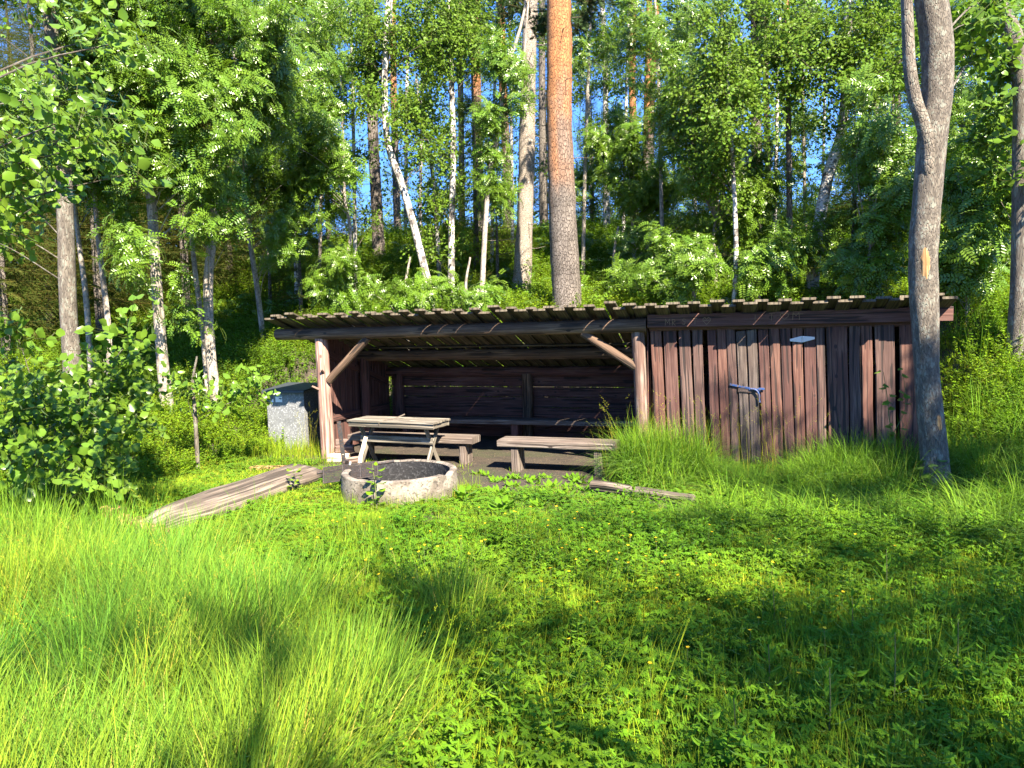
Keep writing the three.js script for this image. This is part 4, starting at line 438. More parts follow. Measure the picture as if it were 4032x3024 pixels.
  ["birch_tree","white birch with an elbow bend above the shed right half","birch",[[6.32,8,-13.4,0.026],[6.32,8.2,-13.4,0.075],[6.28,7.72,-13.4,0.079],[6.27,6.42,-13.4,0.083],[6.18,5.26,-13.4,0.092],[5.98,4.67,-13.4,0.101],[5.79,3.59,-13.4,0.105],[5.63,2.43,-13.4,0.114]],[[5.98,6.23,-13.1,1.03,1.11,0.9,210],[6.87,6.97,-13.4,0.7,0.96,0.8,90],[5.25,6.83,-13.6,0.71,0.98,0.8,100]]],
  ["alder_tree","big lichened alder with a forked limb right of the shed","bigalder",[[4.16,8.5,-7.35,0.042],[4.2,6.2,-7.35,0.12],[4.25,5.32,-7.35,0.144],[4.28,5.05,-7.35,0.147],[4.35,4.56,-7.35,0.149],[4.36,4.15,-7.35,0.142],[4.32,3.69,-7.35,0.135],[4.28,3.0,-7.35,0.132],[4.26,2.58,-7.35,0.14],[4.28,2.1,-7.35,0.135],[4.31,1.53,-7.35,0.123],[4.36,0.95,-7.35,0.123],[4.43,0.36,-7.35,0.137],[4.48,-0.04,-7.35,0.183]],[[5.52,5.09,-8.55,0.62,0.62,0.8,46]]],
  ["alder_tree","dark curved alder cut by the right edge of the picture","alder",[[5.84,7,-9.2,0.036],[5.91,6.4,-9.2,0.102],[6.14,5.84,-9.2,0.108],[6.39,5.39,-9.2,0.114],[6.52,4.83,-9.2,0.102],[6.56,3.8,-9.2,0.102],[6.61,2.26,-9.2,0.126]],[[6.53,5.2,-9.8,0.58,0.96,0.9,90],[6.72,4.21,-9.5,0.37,0.75,0.7,50]]],
  ["rowan_sapling","rowan sapling leaning over the roof below the bending birch","rowan",[[-1.94,3.31,-14.0,0.018],[-2.05,2.77,-14.0,0.027],[-2.03,2.32,-14.0,0.037]],[[-2.28,2.55,-13.9,0.73,0.32,0.6,36],[-1.59,2.64,-14.2,0.56,0.37,0.5,22]]],
  ["rowan_sapling","rowan sapling over the roof between the white birch and pale trunk","rowan",[[-0.76,3.27,-13.9,0.018],[-0.86,2.74,-13.9,0.027],[-0.84,2.29,-13.9,0.036]],[[-0.87,2.56,-13.8,0.54,0.27,0.6,30]]],
  ["rowan_sapling","low rowan right of the big pine foot","rowan",[[2.37,4.02,-15.5,0.02],[2.27,3.42,-15.5,0.03],[2.3,2.93,-15.5,0.041]],[[2.41,3.22,-15.5,0.71,0.46,0.8,34]]],
  ["rowan_sapling","wide rowan thicket on the slope right of the big pine","rowan",[[3.05,4.86,-17.0,0.022],[2.93,4.22,-17.0,0.033],[2.97,3.68,-17.0,0.045]],[[2.77,5.62,-17.0,0.89,1.22,0.9,110],[3.96,4.84,-17.0,1.11,1.11,0.9,150]]],
  ["rowan_sapling","bright rowan sapling behind the shed roof left of the sapling birch","rowan",[[3.42,3.22,-13.0,0.017],[3.33,2.72,-13.0,0.026],[3.36,2.3,-13.0,0.034]],[[3.28,2.97,-13.0,0.6,0.51,0.7,56],[2.56,2.67,-13.2,0.43,0.26,0.5,14]]],
  ["rowan_sapling","tall rowan screening the sky above the shed","rowan",[[4.23,4.2,-14.5,0.019],[4.14,3.65,-14.5,0.028],[4.18,3.19,-14.5,0.038]],[[3.66,6.13,-14.5,0.76,1.23,0.8,150],[4.78,4.38,-14.5,0.66,1.04,0.8,120]]],
  ["rowan_sapling","rowan sapling above the shed between sapling birch and young pine","rowan",[[4.49,3.21,-12.7,0.017],[4.41,2.72,-12.7,0.025],[4.44,2.31,-12.7,0.033]],[[4.44,2.68,-12.7,0.5,0.37,0.6,44],[5.22,3.18,-13.0,0.51,0.51,0.6,44]]],
  ["rowan_sapling","arching rowan with shining leaves left of the forked alder","rowan",[[6.1,3.29,-12.0,0.016],[6.03,2.83,-12.0,0.024],[6.07,2.44,-12.0,0.031]],[[6.11,4.65,-12.0,0.47,0.79,0.6,70],[6.33,3.36,-12.0,0.47,0.86,0.6,95],[5.93,2.61,-12.2,0.48,0.32,0.5,34]]],
  ["rowan_sapling","rowan sapling on the bank right of the forked alder","rowan",[[6.58,2.91,-10.2,0.013],[6.52,2.52,-10.2,0.02],[6.56,2.19,-10.2,0.027]],[[6.54,2.72,-10.2,0.4,0.53,0.6,80],[6.91,3.79,-10.4,0.54,0.75,0.7,130]]],
  ["rowan_sapling","leafy rowan filling the upper right corner","rowan",[[8.54,3.46,-12.5,0.016],[8.47,2.98,-12.5,0.025],[8.52,2.58,-12.5,0.033]],[[7.97,4.74,-12.5,0.49,0.74,0.8,70],[8.65,3.54,-12.5,0.49,0.98,0.7,100],[8.0,6.75,-12.9,0.42,0.59,0.7,36]]],
  ["alder_bush","big round-leaved alder bush at the left edge below the thick trunk","alder",[[-4.65,0.79,-7.4,0.01],[-4.72,0.49,-7.4,0.015],[-4.72,0.24,-7.4,0.019]],[[-4.66,1.08,-7.4,0.77,0.48,0.8,54],[-4.9,0.93,-7.1,0.56,0.46,0.7,34],[-4.31,1.55,-7.7,0.4,0.4,0.5,26],[-4.52,0.59,-6.9,0.68,0.23,0.6,34],[-5.35,1.52,-7.6,0.3,0.45,0.5,20],[-4.05,0.85,-7.6,0.3,0.3,0.4,14]]],
  ["alder_bush","low leafy alder sprig between the pale rowans","alder",[[-4.22,1.58,-9.5,0.012],[-4.3,1.21,-9.5,0.019],[-4.29,0.89,-9.5,0.025]],[[-4.27,1.21,-9.5,0.25,0.25,0.3,12],[-3.67,0.88,-9.5,0.25,0.19,0.3,8]]],
  ["birch_tree","leafy birch standing behind the camera on the right","birch",[[3.9,8.1,2.0,0.02],[4.0,3.3,2.0,0.07],[3.9,0.2,2.0,0.1]],[[3.9,6.6,2.0,2.3,2.07,2.3,150],[3.4,5.3999999999999995,2.3,1.6099999999999999,1.38,1.6099999999999999,75]]],
  ["birch_tree","leafy birch standing right of the camera beyond the picture edge","birch",[[5.9,8.3,0.1,0.02],[6.0,3.4,0.1,0.07],[5.9,0.2,0.1,0.1]],[[5.9,6.8,0.1,2.3,2.07,2.3,160],[5.4,5.6,0.4,1.6099999999999999,1.38,1.6099999999999999,80]]],
  ["alder_tree","leafy alder on the right outside the picture near the bank","alder",[[8.0,8.1,-1.6,0.02],[8.1,3.3,-1.6,0.07],[8.0,0.2,-1.6,0.1]],[[8.0,6.6,-1.6,2.1,1.8900000000000001,2.1,120],[7.5,5.3999999999999995,-1.3,1.47,1.26,1.47,60]]],
  ["alder_tree","small alder behind the camera left of the leafy birch","alder",[[1.4,7.8,2.1,0.02],[3.32,3.15,2.1,0.07],[4.0,0.2,2.1,0.1]],[[1.4,6.3,2.1,0.9,0.81,0.9,36],[0.8999999999999999,5.1,2.4,0.63,0.54,0.63,18]]],
  ["rowan_tree","tall rowan outside the picture before the shed right end","rowan",[[6.5,7.1,-3.6,0.02],[6.6,2.8,-3.6,0.07],[6.5,0.2,-3.6,0.1]],[[6.5,5.6,-3.6,1.0,0.9,1.0,36],[6.0,4.3999999999999995,-3.3000000000000003,0.7,0.6,0.7,18]]],
  ["birch_tree","slim birch left of the roof end in front of the spruces","birch",[[-4.94,12,-17.0,0.02],[-4.95,10.17,-17.0,0.025],[-4.97,8.31,-17.0,0.035],[-5.02,5.57,-17.0,0.042],[-5.09,2.97,-17.0,0.05]],[[-4.95,8.94,-17.0,0.89,1.34,1.0,60],[-5.07,6.15,-17.2,0.84,1.69,0.9,48],[-4.94,10.0,-17.0,1.3,1.2,1.3,60]]],
  ["rowan_tree","slim rowan right of the small sunlit spruce","rowan",[[-4.49,12,-19.0,0.02],[-4.51,11.13,-19.0,0.025],[-4.68,9.05,-19.0,0.035],[-4.9,5.99,-19.0,0.042],[-5.08,3.09,-19.0,0.05]],[[-4.64,9.75,-19.0,0.99,1.49,1.0,60],[-4.91,6.63,-19.2,0.94,1.89,0.9,48],[-4.49,10.0,-19.0,1.3,1.2,1.3,60]]],
  ["birch_tree","slim birch just left of the dark straight pine","birch",[[-3.43,12,-16.5,0.02],[-3.44,9.9,-16.5,0.025],[-3.46,8.09,-16.5,0.035],[-3.51,5.43,-16.5,0.042],[-3.57,2.91,-16.5,0.05]],[[-3.45,8.7,-16.5,0.86,1.3,1.0,46],[-3.54,6.0,-16.7,0.82,1.64,0.9,36],[-3.43,10.0,-16.5,1.3,1.2,1.3,60]]],
  ["birch_tree","slim birch right of the bending birch near the crest","birch",[[-2.08,12,-20.0,0.02],[-2.09,11.57,-20.0,0.025],[-2.23,9.38,-20.0,0.035],[-2.41,6.15,-20.0,0.042],[-2.55,3.09,-20.0,0.05]],[[-2.2,10.11,-20.0,1.05,1.57,1.0,60],[-2.4,6.83,-20.2,0.99,1.98,0.9,48],[-2.08,10.0,-20.0,1.3,1.2,1.3,60]]],
  ["rowan_tree","slim rowan right of the straight white birch","rowan",[[-1.24,12,-21.0,0.02],[-1.24,12.03,-21.0,0.025],[-1.25,9.73,-21.0,0.035],[-1.29,6.34,-21.0,0.042],[-1.34,3.13,-21.0,0.05]],[[-1.24,10.5,-21.0,1.1,1.65,1.0,50],[-1.3,7.05,-21.2,1.04,2.08,0.9,40],[-1.24,10.0,-21.0,1.3,1.2,1.3,60]]],
  ["birch_tree","slim birch behind the bright young spruce","birch",[[-0.13,12,-18.5,0.02],[-0.15,10.8,-18.5,0.025],[-0.25,8.78,-18.5,0.035],[-0.37,5.79,-18.5,0.042],[-0.48,2.96,-18.5,0.05]],[[-0.22,9.46,-18.5,0.97,1.45,1.0,44],[-0.35,6.42,-18.7,0.92,1.84,0.9,35],[-0.13,10.0,-18.5,1.3,1.2,1.3,60]]],
  ["birch_tree","slim birch just left of the pale dappled trunk","birch",[[0.14,12,-20.0,0.02],[0.14,11.52,-20.0,0.025],[0.14,9.33,-20.0,0.035],[0.12,6.1,-20.0,0.042],[0.08,3.04,-20.0,0.05]],[[0.15,10.07,-20.0,1.05,1.57,1.0,44],[0.12,6.78,-20.2,0.99,1.98,0.9,35],[0.14,10.0,-20.0,1.3,1.2,1.3,60]]],
  ["rowan_tree","slim rowan just right of the big central pine","rowan",[[2.09,12,-17.0,0.02],[2.06,10.03,-17.0,0.025],[1.95,8.17,-17.0,0.035],[1.82,5.43,-17.0,0.042],[1.73,2.83,-17.0,0.05]],[[1.97,8.8,-17.0,0.89,1.34,1.0,56],[1.87,6.01,-17.2,0.84,1.69,0.9,44],[2.09,10.0,-17.0,1.3,1.2,1.3,60]]],
  ["birch_tree","slim birch on the crest behind the white one","birch",[[2.67,12,-24.0,0.02],[2.66,13.41,-24.0,0.025],[2.72,10.78,-24.0,0.035],[2.76,6.89,-24.0,0.042],[2.78,3.22,-24.0,0.05]],[[2.72,11.66,-24.0,1.26,1.89,1.0,46],[2.78,7.7,-24.2,1.19,2.38,0.9,36],[2.67,10.0,-24.0,1.3,1.2,1.3,60]]],
  ["birch_tree","slim birch left of the slim far pine","birch",[[3.28,12,-19.0,0.02],[3.27,10.98,-19.0,0.025],[3.18,8.9,-19.0,0.035],[3.08,5.82,-19.0,0.042],[3.0,2.92,-19.0,0.05]],[[3.2,9.59,-19.0,0.99,1.49,1.0,50],[3.13,6.47,-19.2,0.94,1.89,0.9,40],[3.28,10.0,-19.0,1.3,1.2,1.3,60]]],
  ["rowan_tree","slim rowan right of the paired far pines","rowan",[[3.24,12,-16.0,0.02],[3.27,9.52,-16.0,0.025],[3.34,7.77,-16.0,0.035],[3.4,5.18,-16.0,0.042],[3.43,2.73,-16.0,0.05]],[[3.33,8.36,-16.0,0.84,1.26,1.0,60],[3.43,5.73,-16.2,0.8,1.59,0.9,48],[3.24,10.0,-16.0,1.3,1.2,1.3,60]]],
  ["birch_tree","slim birch on the crest in the widest sky gap","birch",[[5.22,12,-22.0,0.02],[5.22,12.39,-22.0,0.025],[5.14,9.98,-22.0,0.035],[5.07,6.42,-22.0,0.042],[5.01,3.06,-22.0,0.05]],[[5.16,10.79,-22.0,1.15,1.73,1.0,50],[5.13,7.16,-22.2,1.09,2.18,0.9,40],[5.22,10.0,-22.0,1.3,1.2,1.3,60]]],
  ["birch_tree","slim birch left of the sapling birch above the shed","birch",[[4.45,12,-18.0,0.02],[4.47,10.47,-18.0,0.025],[4.56,8.49,-18.0,0.035],[4.66,5.58,-18.0,0.042],[4.72,2.82,-18.0,0.05]],[[4.55,9.15,-18.0,0.94,1.41,1.0,56],[4.69,6.19,-18.2,0.89,1.79,0.9,44],[4.45,10.0,-18.0,1.3,1.2,1.3,60]]],
  ["rowan_tree","slim rowan behind the sapling birch","rowan",[[6.25,12,-21.0,0.02],[6.25,11.88,-21.0,0.025],[6.19,9.58,-21.0,0.035],[6.13,6.19,-21.0,0.042],[6.09,2.97,-21.0,0.05]],[[6.2,10.35,-21.0,1.1,1.65,1.0,50],[6.2,6.89,-21.2,1.04,2.08,0.9,40],[6.25,10.0,-21.0,1.3,1.2,1.3,60]]],
  ["birch_tree","slim birch between dark shaded trunk and young pine","birch",[[6.06,12,-16.0,0.02],[6.04,9.47,-16.0,0.025],[5.99,7.72,-16.0,0.035],[5.95,5.13,-16.0,0.042],[5.93,2.68,-16.0,0.05]],[[6.0,8.3,-16.0,0.84,1.26,1.0,56],[6.03,5.68,-16.2,0.8,1.59,0.9,44],[6.06,10.0,-16.0,1.3,1.2,1.3,60]]],
  ["rowan_tree","slim rowan right of the flaky young pine","rowan",[[7.21,12,-18.0,0.02],[7.23,10.41,-18.0,0.025],[7.31,8.44,-18.0,0.035],[7.41,5.52,-18.0,0.042],[7.49,2.77,-18.0,0.05]],[[7.3,9.1,-18.0,0.94,1.41,1.0,60],[7.48,6.14,-18.2,0.89,1.79,0.9,48],[7.21,10.0,-18.0,1.3,1.2,1.3,60]]],
  ["birch_tree","slim birch far behind the elbow birch","birch",[[9.69,12,-22.0,0.02],[9.69,12.3,-22.0,0.025],[9.65,9.89,-22.0,0.035],[9.63,6.33,-22.0,0.042],[9.63,2.96,-22.0,0.05]],[[9.65,10.69,-22.0,1.15,1.73,1.0,50],[9.72,7.07,-22.2,1.09,2.18,0.9,40],[9.69,10.0,-22.0,1.3,1.2,1.3,60]]],
  ["rowan_tree","slim rowan right of the elbow birch","rowan",[[7.68,12,-15.0,0.02],[7.67,8.95,-15.0,0.025],[7.65,7.31,-15.0,0.035],[7.64,4.88,-15.0,0.042],[7.64,2.58,-15.0,0.05]],[[7.65,7.86,-15.0,0.79,1.18,1.0,56],[7.74,5.4,-15.2,0.75,1.49,0.9,44],[7.68,10.0,-15.0,1.3,1.2,1.3,60]]],
  ["birch_tree","slim birch left of the forked alder trunk","birch",[[9.95,12,-19.0,0.02],[9.97,10.84,-19.0,0.025],[10.07,8.76,-19.0,0.035],[10.19,5.68,-19.0,0.042],[10.29,2.77,-19.0,0.05]],[[10.05,9.45,-19.0,0.99,1.49,1.0,60],[10.28,6.32,-19.2,0.94,1.89,0.9,48],[9.95,10.0,-19.0,1.3,1.2,1.3,60]]],
  ["rowan_tree","slim rowan on the bank right of the forked alder","rowan",[[8.15,12,-13.0,0.02],[8.15,7.97,-13.0,0.025],[8.15,6.55,-13.0,0.035],[8.17,4.44,-13.0,0.042],[8.2,2.45,-13.0,0.05]],[[8.15,7.03,-13.0,0.68,1.02,1.0,46],[8.29,4.9,-13.2,0.65,1.3,0.9,36],[8.15,10.0,-13.0,1.3,1.2,1.3,60]]],
  ["birch_tree","slim birch near the right picture edge","birch",[[10.23,12,-16.0,0.02],[10.28,9.38,-16.0,0.025],[10.39,7.63,-16.0,0.035],[10.53,5.03,-16.0,0.042],[10.65,2.58,-16.0,0.05]],[[10.36,8.22,-16.0,0.84,1.26,1.0,60],[10.64,5.58,-16.2,0.8,1.59,0.9,48],[10.23,10.0,-16.0,1.3,1.2,1.3,60]]],
];
// spruces: label, x, z, height, radius, tone
const SPRUCES = [
  ["dark spruce at the far left edge behind the alder bush",-11.04,-15.5,9,2.0,0],
  ["dark spruce behind the thick alder trunk",-11.32,-17.5,10,2.0,0],
  ["dark spruce behind the thin bent rowan stems",-9.54,-16.5,9,1.9,0],
  ["dark spruce left of the slender pale rowan",-9.94,-19.0,11,2.1,0],
  ["dark spruce filling the gap between the two pale rowans",-7.96,-17.5,9.5,2.0,0],
  ["dark spruce right of the pale straight rowan",-7.65,-19.5,10,2.1,0],
  ["shaded spruce above the green slope left of the roof",-6.73,-21.0,8,1.8,0],
  ["dark spruce deep in the wood at the left picture edge",-15.11,-20.0,10.5,2.4,0],
  ["dark spruce deep in the wood behind the leftmost ones",-14.91,-22.0,10.5,2.4,0],
  ["dark spruce in the second row behind the thick alder",-12.87,-21.0,10.5,2.4,0],
  ["dark spruce in the second row behind the thin rowan stems",-12.6,-23.0,10.5,2.4,0],
  ["dark spruce in the second row behind the slender rowan",-10.76,-22.0,10.5,2.4,0],
  ["dark spruce in the second row behind the pale straight rowan",-10.18,-24.0,10.5,2.4,0],
  ["dark spruce in the second row above the green slope",-8.82,-25.0,10.5,2.4,0],
  ["dark spruce standing left of the picture edge",-12.44,-14.0,8,2.0,0],
  ["dark spruce further left outside the picture",-16.51,-16.0,9,2.2,0],
  ["dark spruce right of the picture edge on the bank",12.0,-14.0,7.5,2.0,0],
  ["dark spruce further right outside the picture",16.11,-16.0,8.5,2.2,0],
  ["small sunlit spruce above the left roof end",-4.72,-16.0,2.6,1.1,1],
  ["low sunlit spruce right of the twin stems",-5.74,-17.0,2.4,0.9,1],
  ["dark spruce behind the crooked pale sapling",-5.79,-23.0,7.5,1.6,0],
  ["bright young spruce below the orange pine in the middle",-0.86,-18.5,6.2,1.5,1],
  ["small bright spruce at the foot of the pale trunk",-0.3,-16.8,2.6,1.0,1],
  ["dark slim spruce behind the two big central trunks",1.29,-25.0,9,1.3,0],
  ["dark spruce right of the big pine near the crest",2.8,-24.0,5,1.3,0],
  ["dark spruce behind the tall rowan above the shed",5.51,-18.5,5.4,1.5,0],
  ["young spruce with a reddish stem above the shed right end",6.05,-12.6,3.6,1.1,1],
  ["dark spruce behind the arching rowan",9.15,-17.0,8.5,1.7,0],
  ["dark spruce behind the forked alder trunk",11.59,-19.0,6.5,1.6,0],
  ["shaded spruce at the right edge behind the rowans",10.61,-15.0,6.5,1.7,0],
];
TREES.forEach(makeTree);
SPRUCES.forEach(([label, x, z, H, rad, lightTone], idx) => {
  const R = rng(8000 + idx * 7), gy = ground(x, z), T = thing('young_spruce', label, 'spruce tree', [x, gy, z], 0, 'young spruces behind the shelter'), places = [];
  part('trunk', stem([[0, -0.15, 0, 0.03 + H * 0.008], [0.02, H * 0.5, 0, 0.02 + H * 0.005], [0, H, 0, 0.008]], 8, 14, 8100 + idx, 0.05), M.spruceBark, T);
  for (let y = 0.12 * H, k = 0; y < H; k++) { const f = 1 - y / H, l = rad * (0.12 + 0.88 * pow(f, 0.8)); const nb = lightTone ? 7 : 9; for (let j = 0; j < nb; j++) { const a = j * 6.283 / nb + k * 1.1 + R.g() * 0.3, e = lerp(0.5, -0.22, f) + R.g() * 0.12; places.push({ p: V(0, y + R.g() * 0.1, 0), d: V(cos(a) * cos(e), sin(e), sin(a) * cos(e)), t: 0, s: l * R.r(0.75, 1.15), c: tone(R, 0.25, 0.1) }); if (l > 1) { const q = V(cos(a + 0.3) * l * 0.35, y - 0.05, sin(a + 0.3) * l * 0.35); places.push({ p: q, d: V(cos(a + 0.5), -0.1, sin(a + 0.5)).normalize(), t: 0, s: l * 0.55, c: tone(R, 0.25, 0.1) }); } } y += (0.16 + 0.17 * f * min(1.2, rad)) * (lightTone ? 1 : 0.85); }
  places.push({ p: V(0, H - 0.2, 0), d: V(0, 1, 0), t: 0, s: 0.35, c: [1, 1, 1] });
  crown(T, 'spruce', M.spruceNeedle, places);
});

// ---------- ground vegetation ----------
const HALF_W = 0.80, inView = (x, z, m = 1.2) => z < -1.2 && abs(x) < -z * HALF_W + m;
function scatter(name, label, category, geos, mat, list) {       // list: {x, z, s, h, t, c, y, lx, lz}
  const g = new THREE.Group(); g.name = numbered(name); scene.add(g); tag(g, label, category, null, 'stuff');
  geos.forEach((geom, k) => { const mine = list.filter((_, i) => i % geos.length === k); if (!mine.length) return; const im = new THREE.InstancedMesh(geom, mat, mine.length); im.name = category.replace(/ /g, '_') + '_clumps'; im.userData.kind = 'stuff'; im.castShadow = im.receiveShadow = true; mine.forEach((p, i) => { qt.setFromEuler(new THREE.Euler(p.lz || 0, p.t, p.lx || 0)); m4.compose(V(p.x, p.y ?? ground(p.x, p.z) - 0.01, p.z), qt, V(p.s, p.h ?? p.s, p.s)); im.setMatrixAt(i, m4); im.setColorAt(i, cl.setRGB(...p.c)); }); g.add(im); });
  return g;
}
const clump = (n, rad, h0, h1, w, bend, straw = 0.04, lean = 0.25) => (L, R) => { for (let k = 0; k < n; k++) { const a = R() * 6.28, r = sqrt(R()) * rad, ln = R() * lean, d = V(cos(a) * ln + R.g() * 0.15, 1, sin(a) * ln + R.g() * 0.15).normalize(), s = R() < straw; L.blade(V(cos(a) * r, 0, sin(a) * r), d, R.r(h0, h1), w * R.r(0.7, 1.3), bend * R.r(0.3, 1.3), s ? [2.2, 1.2, 3] : (() => { const c = tone(R, 0.42, 0.2), y = R(); return y < 0.3 ? [c[0] * 1.25, c[1] * 1.15, c[2]] : c; })()); } };
const G = {
  fine: variants(5, clump(28, 0.17, 0.07, 0.30, 0.006, 0.9, 0.05, 0.5)),
  tall: variants(5, clump(30, 0.12, 0.2, 0.60, 0.0062, 1.1, 0.06, 0.55)),
  tuft: variants(4, clump(60, 0.13, 0.3, 0.78, 0.0075, 2.3, 0.05, 0.9)),
  short: variants(4, clump(30, 0.17, 0.03, 0.11, 0.0065, 0.6, 0.05, 0.7)),
  reed: variants(3, clump(14, 0.10, 0.4, 0.8, 0.012, 0.8, 0.02, 0.35)),
  herb: variants(5, (L, R) => { for (let k = 0; k < 17; k++) { const a = R() * 6.28, r = sqrt(R()) * 0.17, h = R.r(0.05, 0.17), o = V(cos(a) * r, h, sin(a) * r), t = dirOf(R, 0.1), n = V(R.g() * 0.5, 1, R.g() * 0.5).normalize(), c = tone(R, 0.25, 0.12), sz = R.r(0.022, 0.044); t.addScaledVector(n, -t.dot(n)).normalize(); L.stick(V(o.x * 0.6, 0, o.z * 0.6), o, 0.0028, [1, 0.9, 1]); for (const b of [-1.9, -1.0, -0.35, 0.35, 1.0, 1.9]) { const d = t.clone().applyAxisAngle(n, b + R.g() * 0.12); d.addScaledVector(n, -0.15).normalize(); L.leaf2(o, d, n.clone().cross(d).multiplyScalar(-1).normalize(), sz * (abs(b) > 1.5 ? 0.75 : 1), sz * 0.42, 0.004, c); } } }),
  berry: variants(5, (L, R) => { for (let k = 0; k < 13; k++) { const a = R() * 6.28, r = sqrt(R()) * 0.2, h = R.r(0.10, 0.26), b = V(cos(a) * r, 0, sin(a) * r), e = b.clone().add(V(R.g() * 0.08, h, R.g() * 0.08)); L.stick(b, e, 0.003, [0.9, 0.7, 1]); for (let j = 0; j < 9; j++) { const p = b.clone().lerp(e, 0.3 + 0.75 * R()), d = dirOf(R, 0.3); L.leaf2(p, d, sideOf(d, R, 0.8), R.r(0.022, 0.036), R.r(0.014, 0.022), 0.002, tone(R, 0.25, 0.14)); } } }),
  weed: variants(4, (L, R) => { for (let k = 0; k < 5; k++) { const b = V(R.g() * 0.12, 0, R.g() * 0.12), H = R.r(0.14, 0.34), e = b.clone().add(V(R.g() * 0.06, H, R.g() * 0.06)); L.stick(b, e, 0.004, [1.1, 0.8, 1]); for (let j = 0; j < 11; j++) { const f = 0.15 + 0.85 * j / 11, a = j * 2.4 + R(), d = V(cos(a), 0.35 + R.g() * 0.3, sin(a)).normalize(); L.leaf6(b.clone().lerp(e, f), d, sideOf(d, R, 0.4), lerp(0.10, 0.035, f) * R.r(0.8, 1.2), lerp(0.026, 0.012, f), 0.003, tone(R, 0.2, 0.12), 0.4); } } }),
  plantain: variants(3, (L, R) => { for (let k = 0; k < 6; k++) { const a = k * 1.1 + R(), d = V(cos(a), 0.5 + R.g() * 0.3, sin(a)).normalize(); L.leaf6(V(cos(a) * 0.03, 0.02, sin(a) * 0.03), d, sideOf(d, R, 0.3), R.r(0.08, 0.13), R.r(0.05, 0.075), 0.008, tone(R, 0.15, 0.1), 0.35); L.stick(V(0, 0, 0), V(cos(a) * 0.03, 0.02, sin(a) * 0.03), 0.005, [1, 0.9, 1]); } }),
  seed: variants(4, (L, R) => { for (let k = 0; k < 3; k++) { const a = R() * 6.28, d = V(cos(a) * 0.16 + 0.08, 1, sin(a) * 0.16).normalize(), h = R.r(0.6, 0.95), c = [2.0, 1.25, 2.5], e = L.blade(V(R.g() * 0.06, 0, R.g() * 0.06), d, h, 0.0025, 0.5, c, 6, 0.0012); const dir = V(d.x * 2 + 0.2, 0.5, d.z * 2).normalize(); for (let j = 0; j < 22; j++) { const q = e.clone().addScaledVector(dir, -0.16 + 0.18 * R()), s = dirOf(R, 0.2).multiplyScalar(0.7).add(dir).normalize(), p = q.clone().addScaledVector(s, 0.018 * R()); L.leaf2(p, s, sideOf(s, R, 2), 0.012, 0.0035, 0, [c[0] * R.r(0.8, 1.2), c[1] * R.r(0.8, 1.2), c[2] * 0.9]); } } }),
};
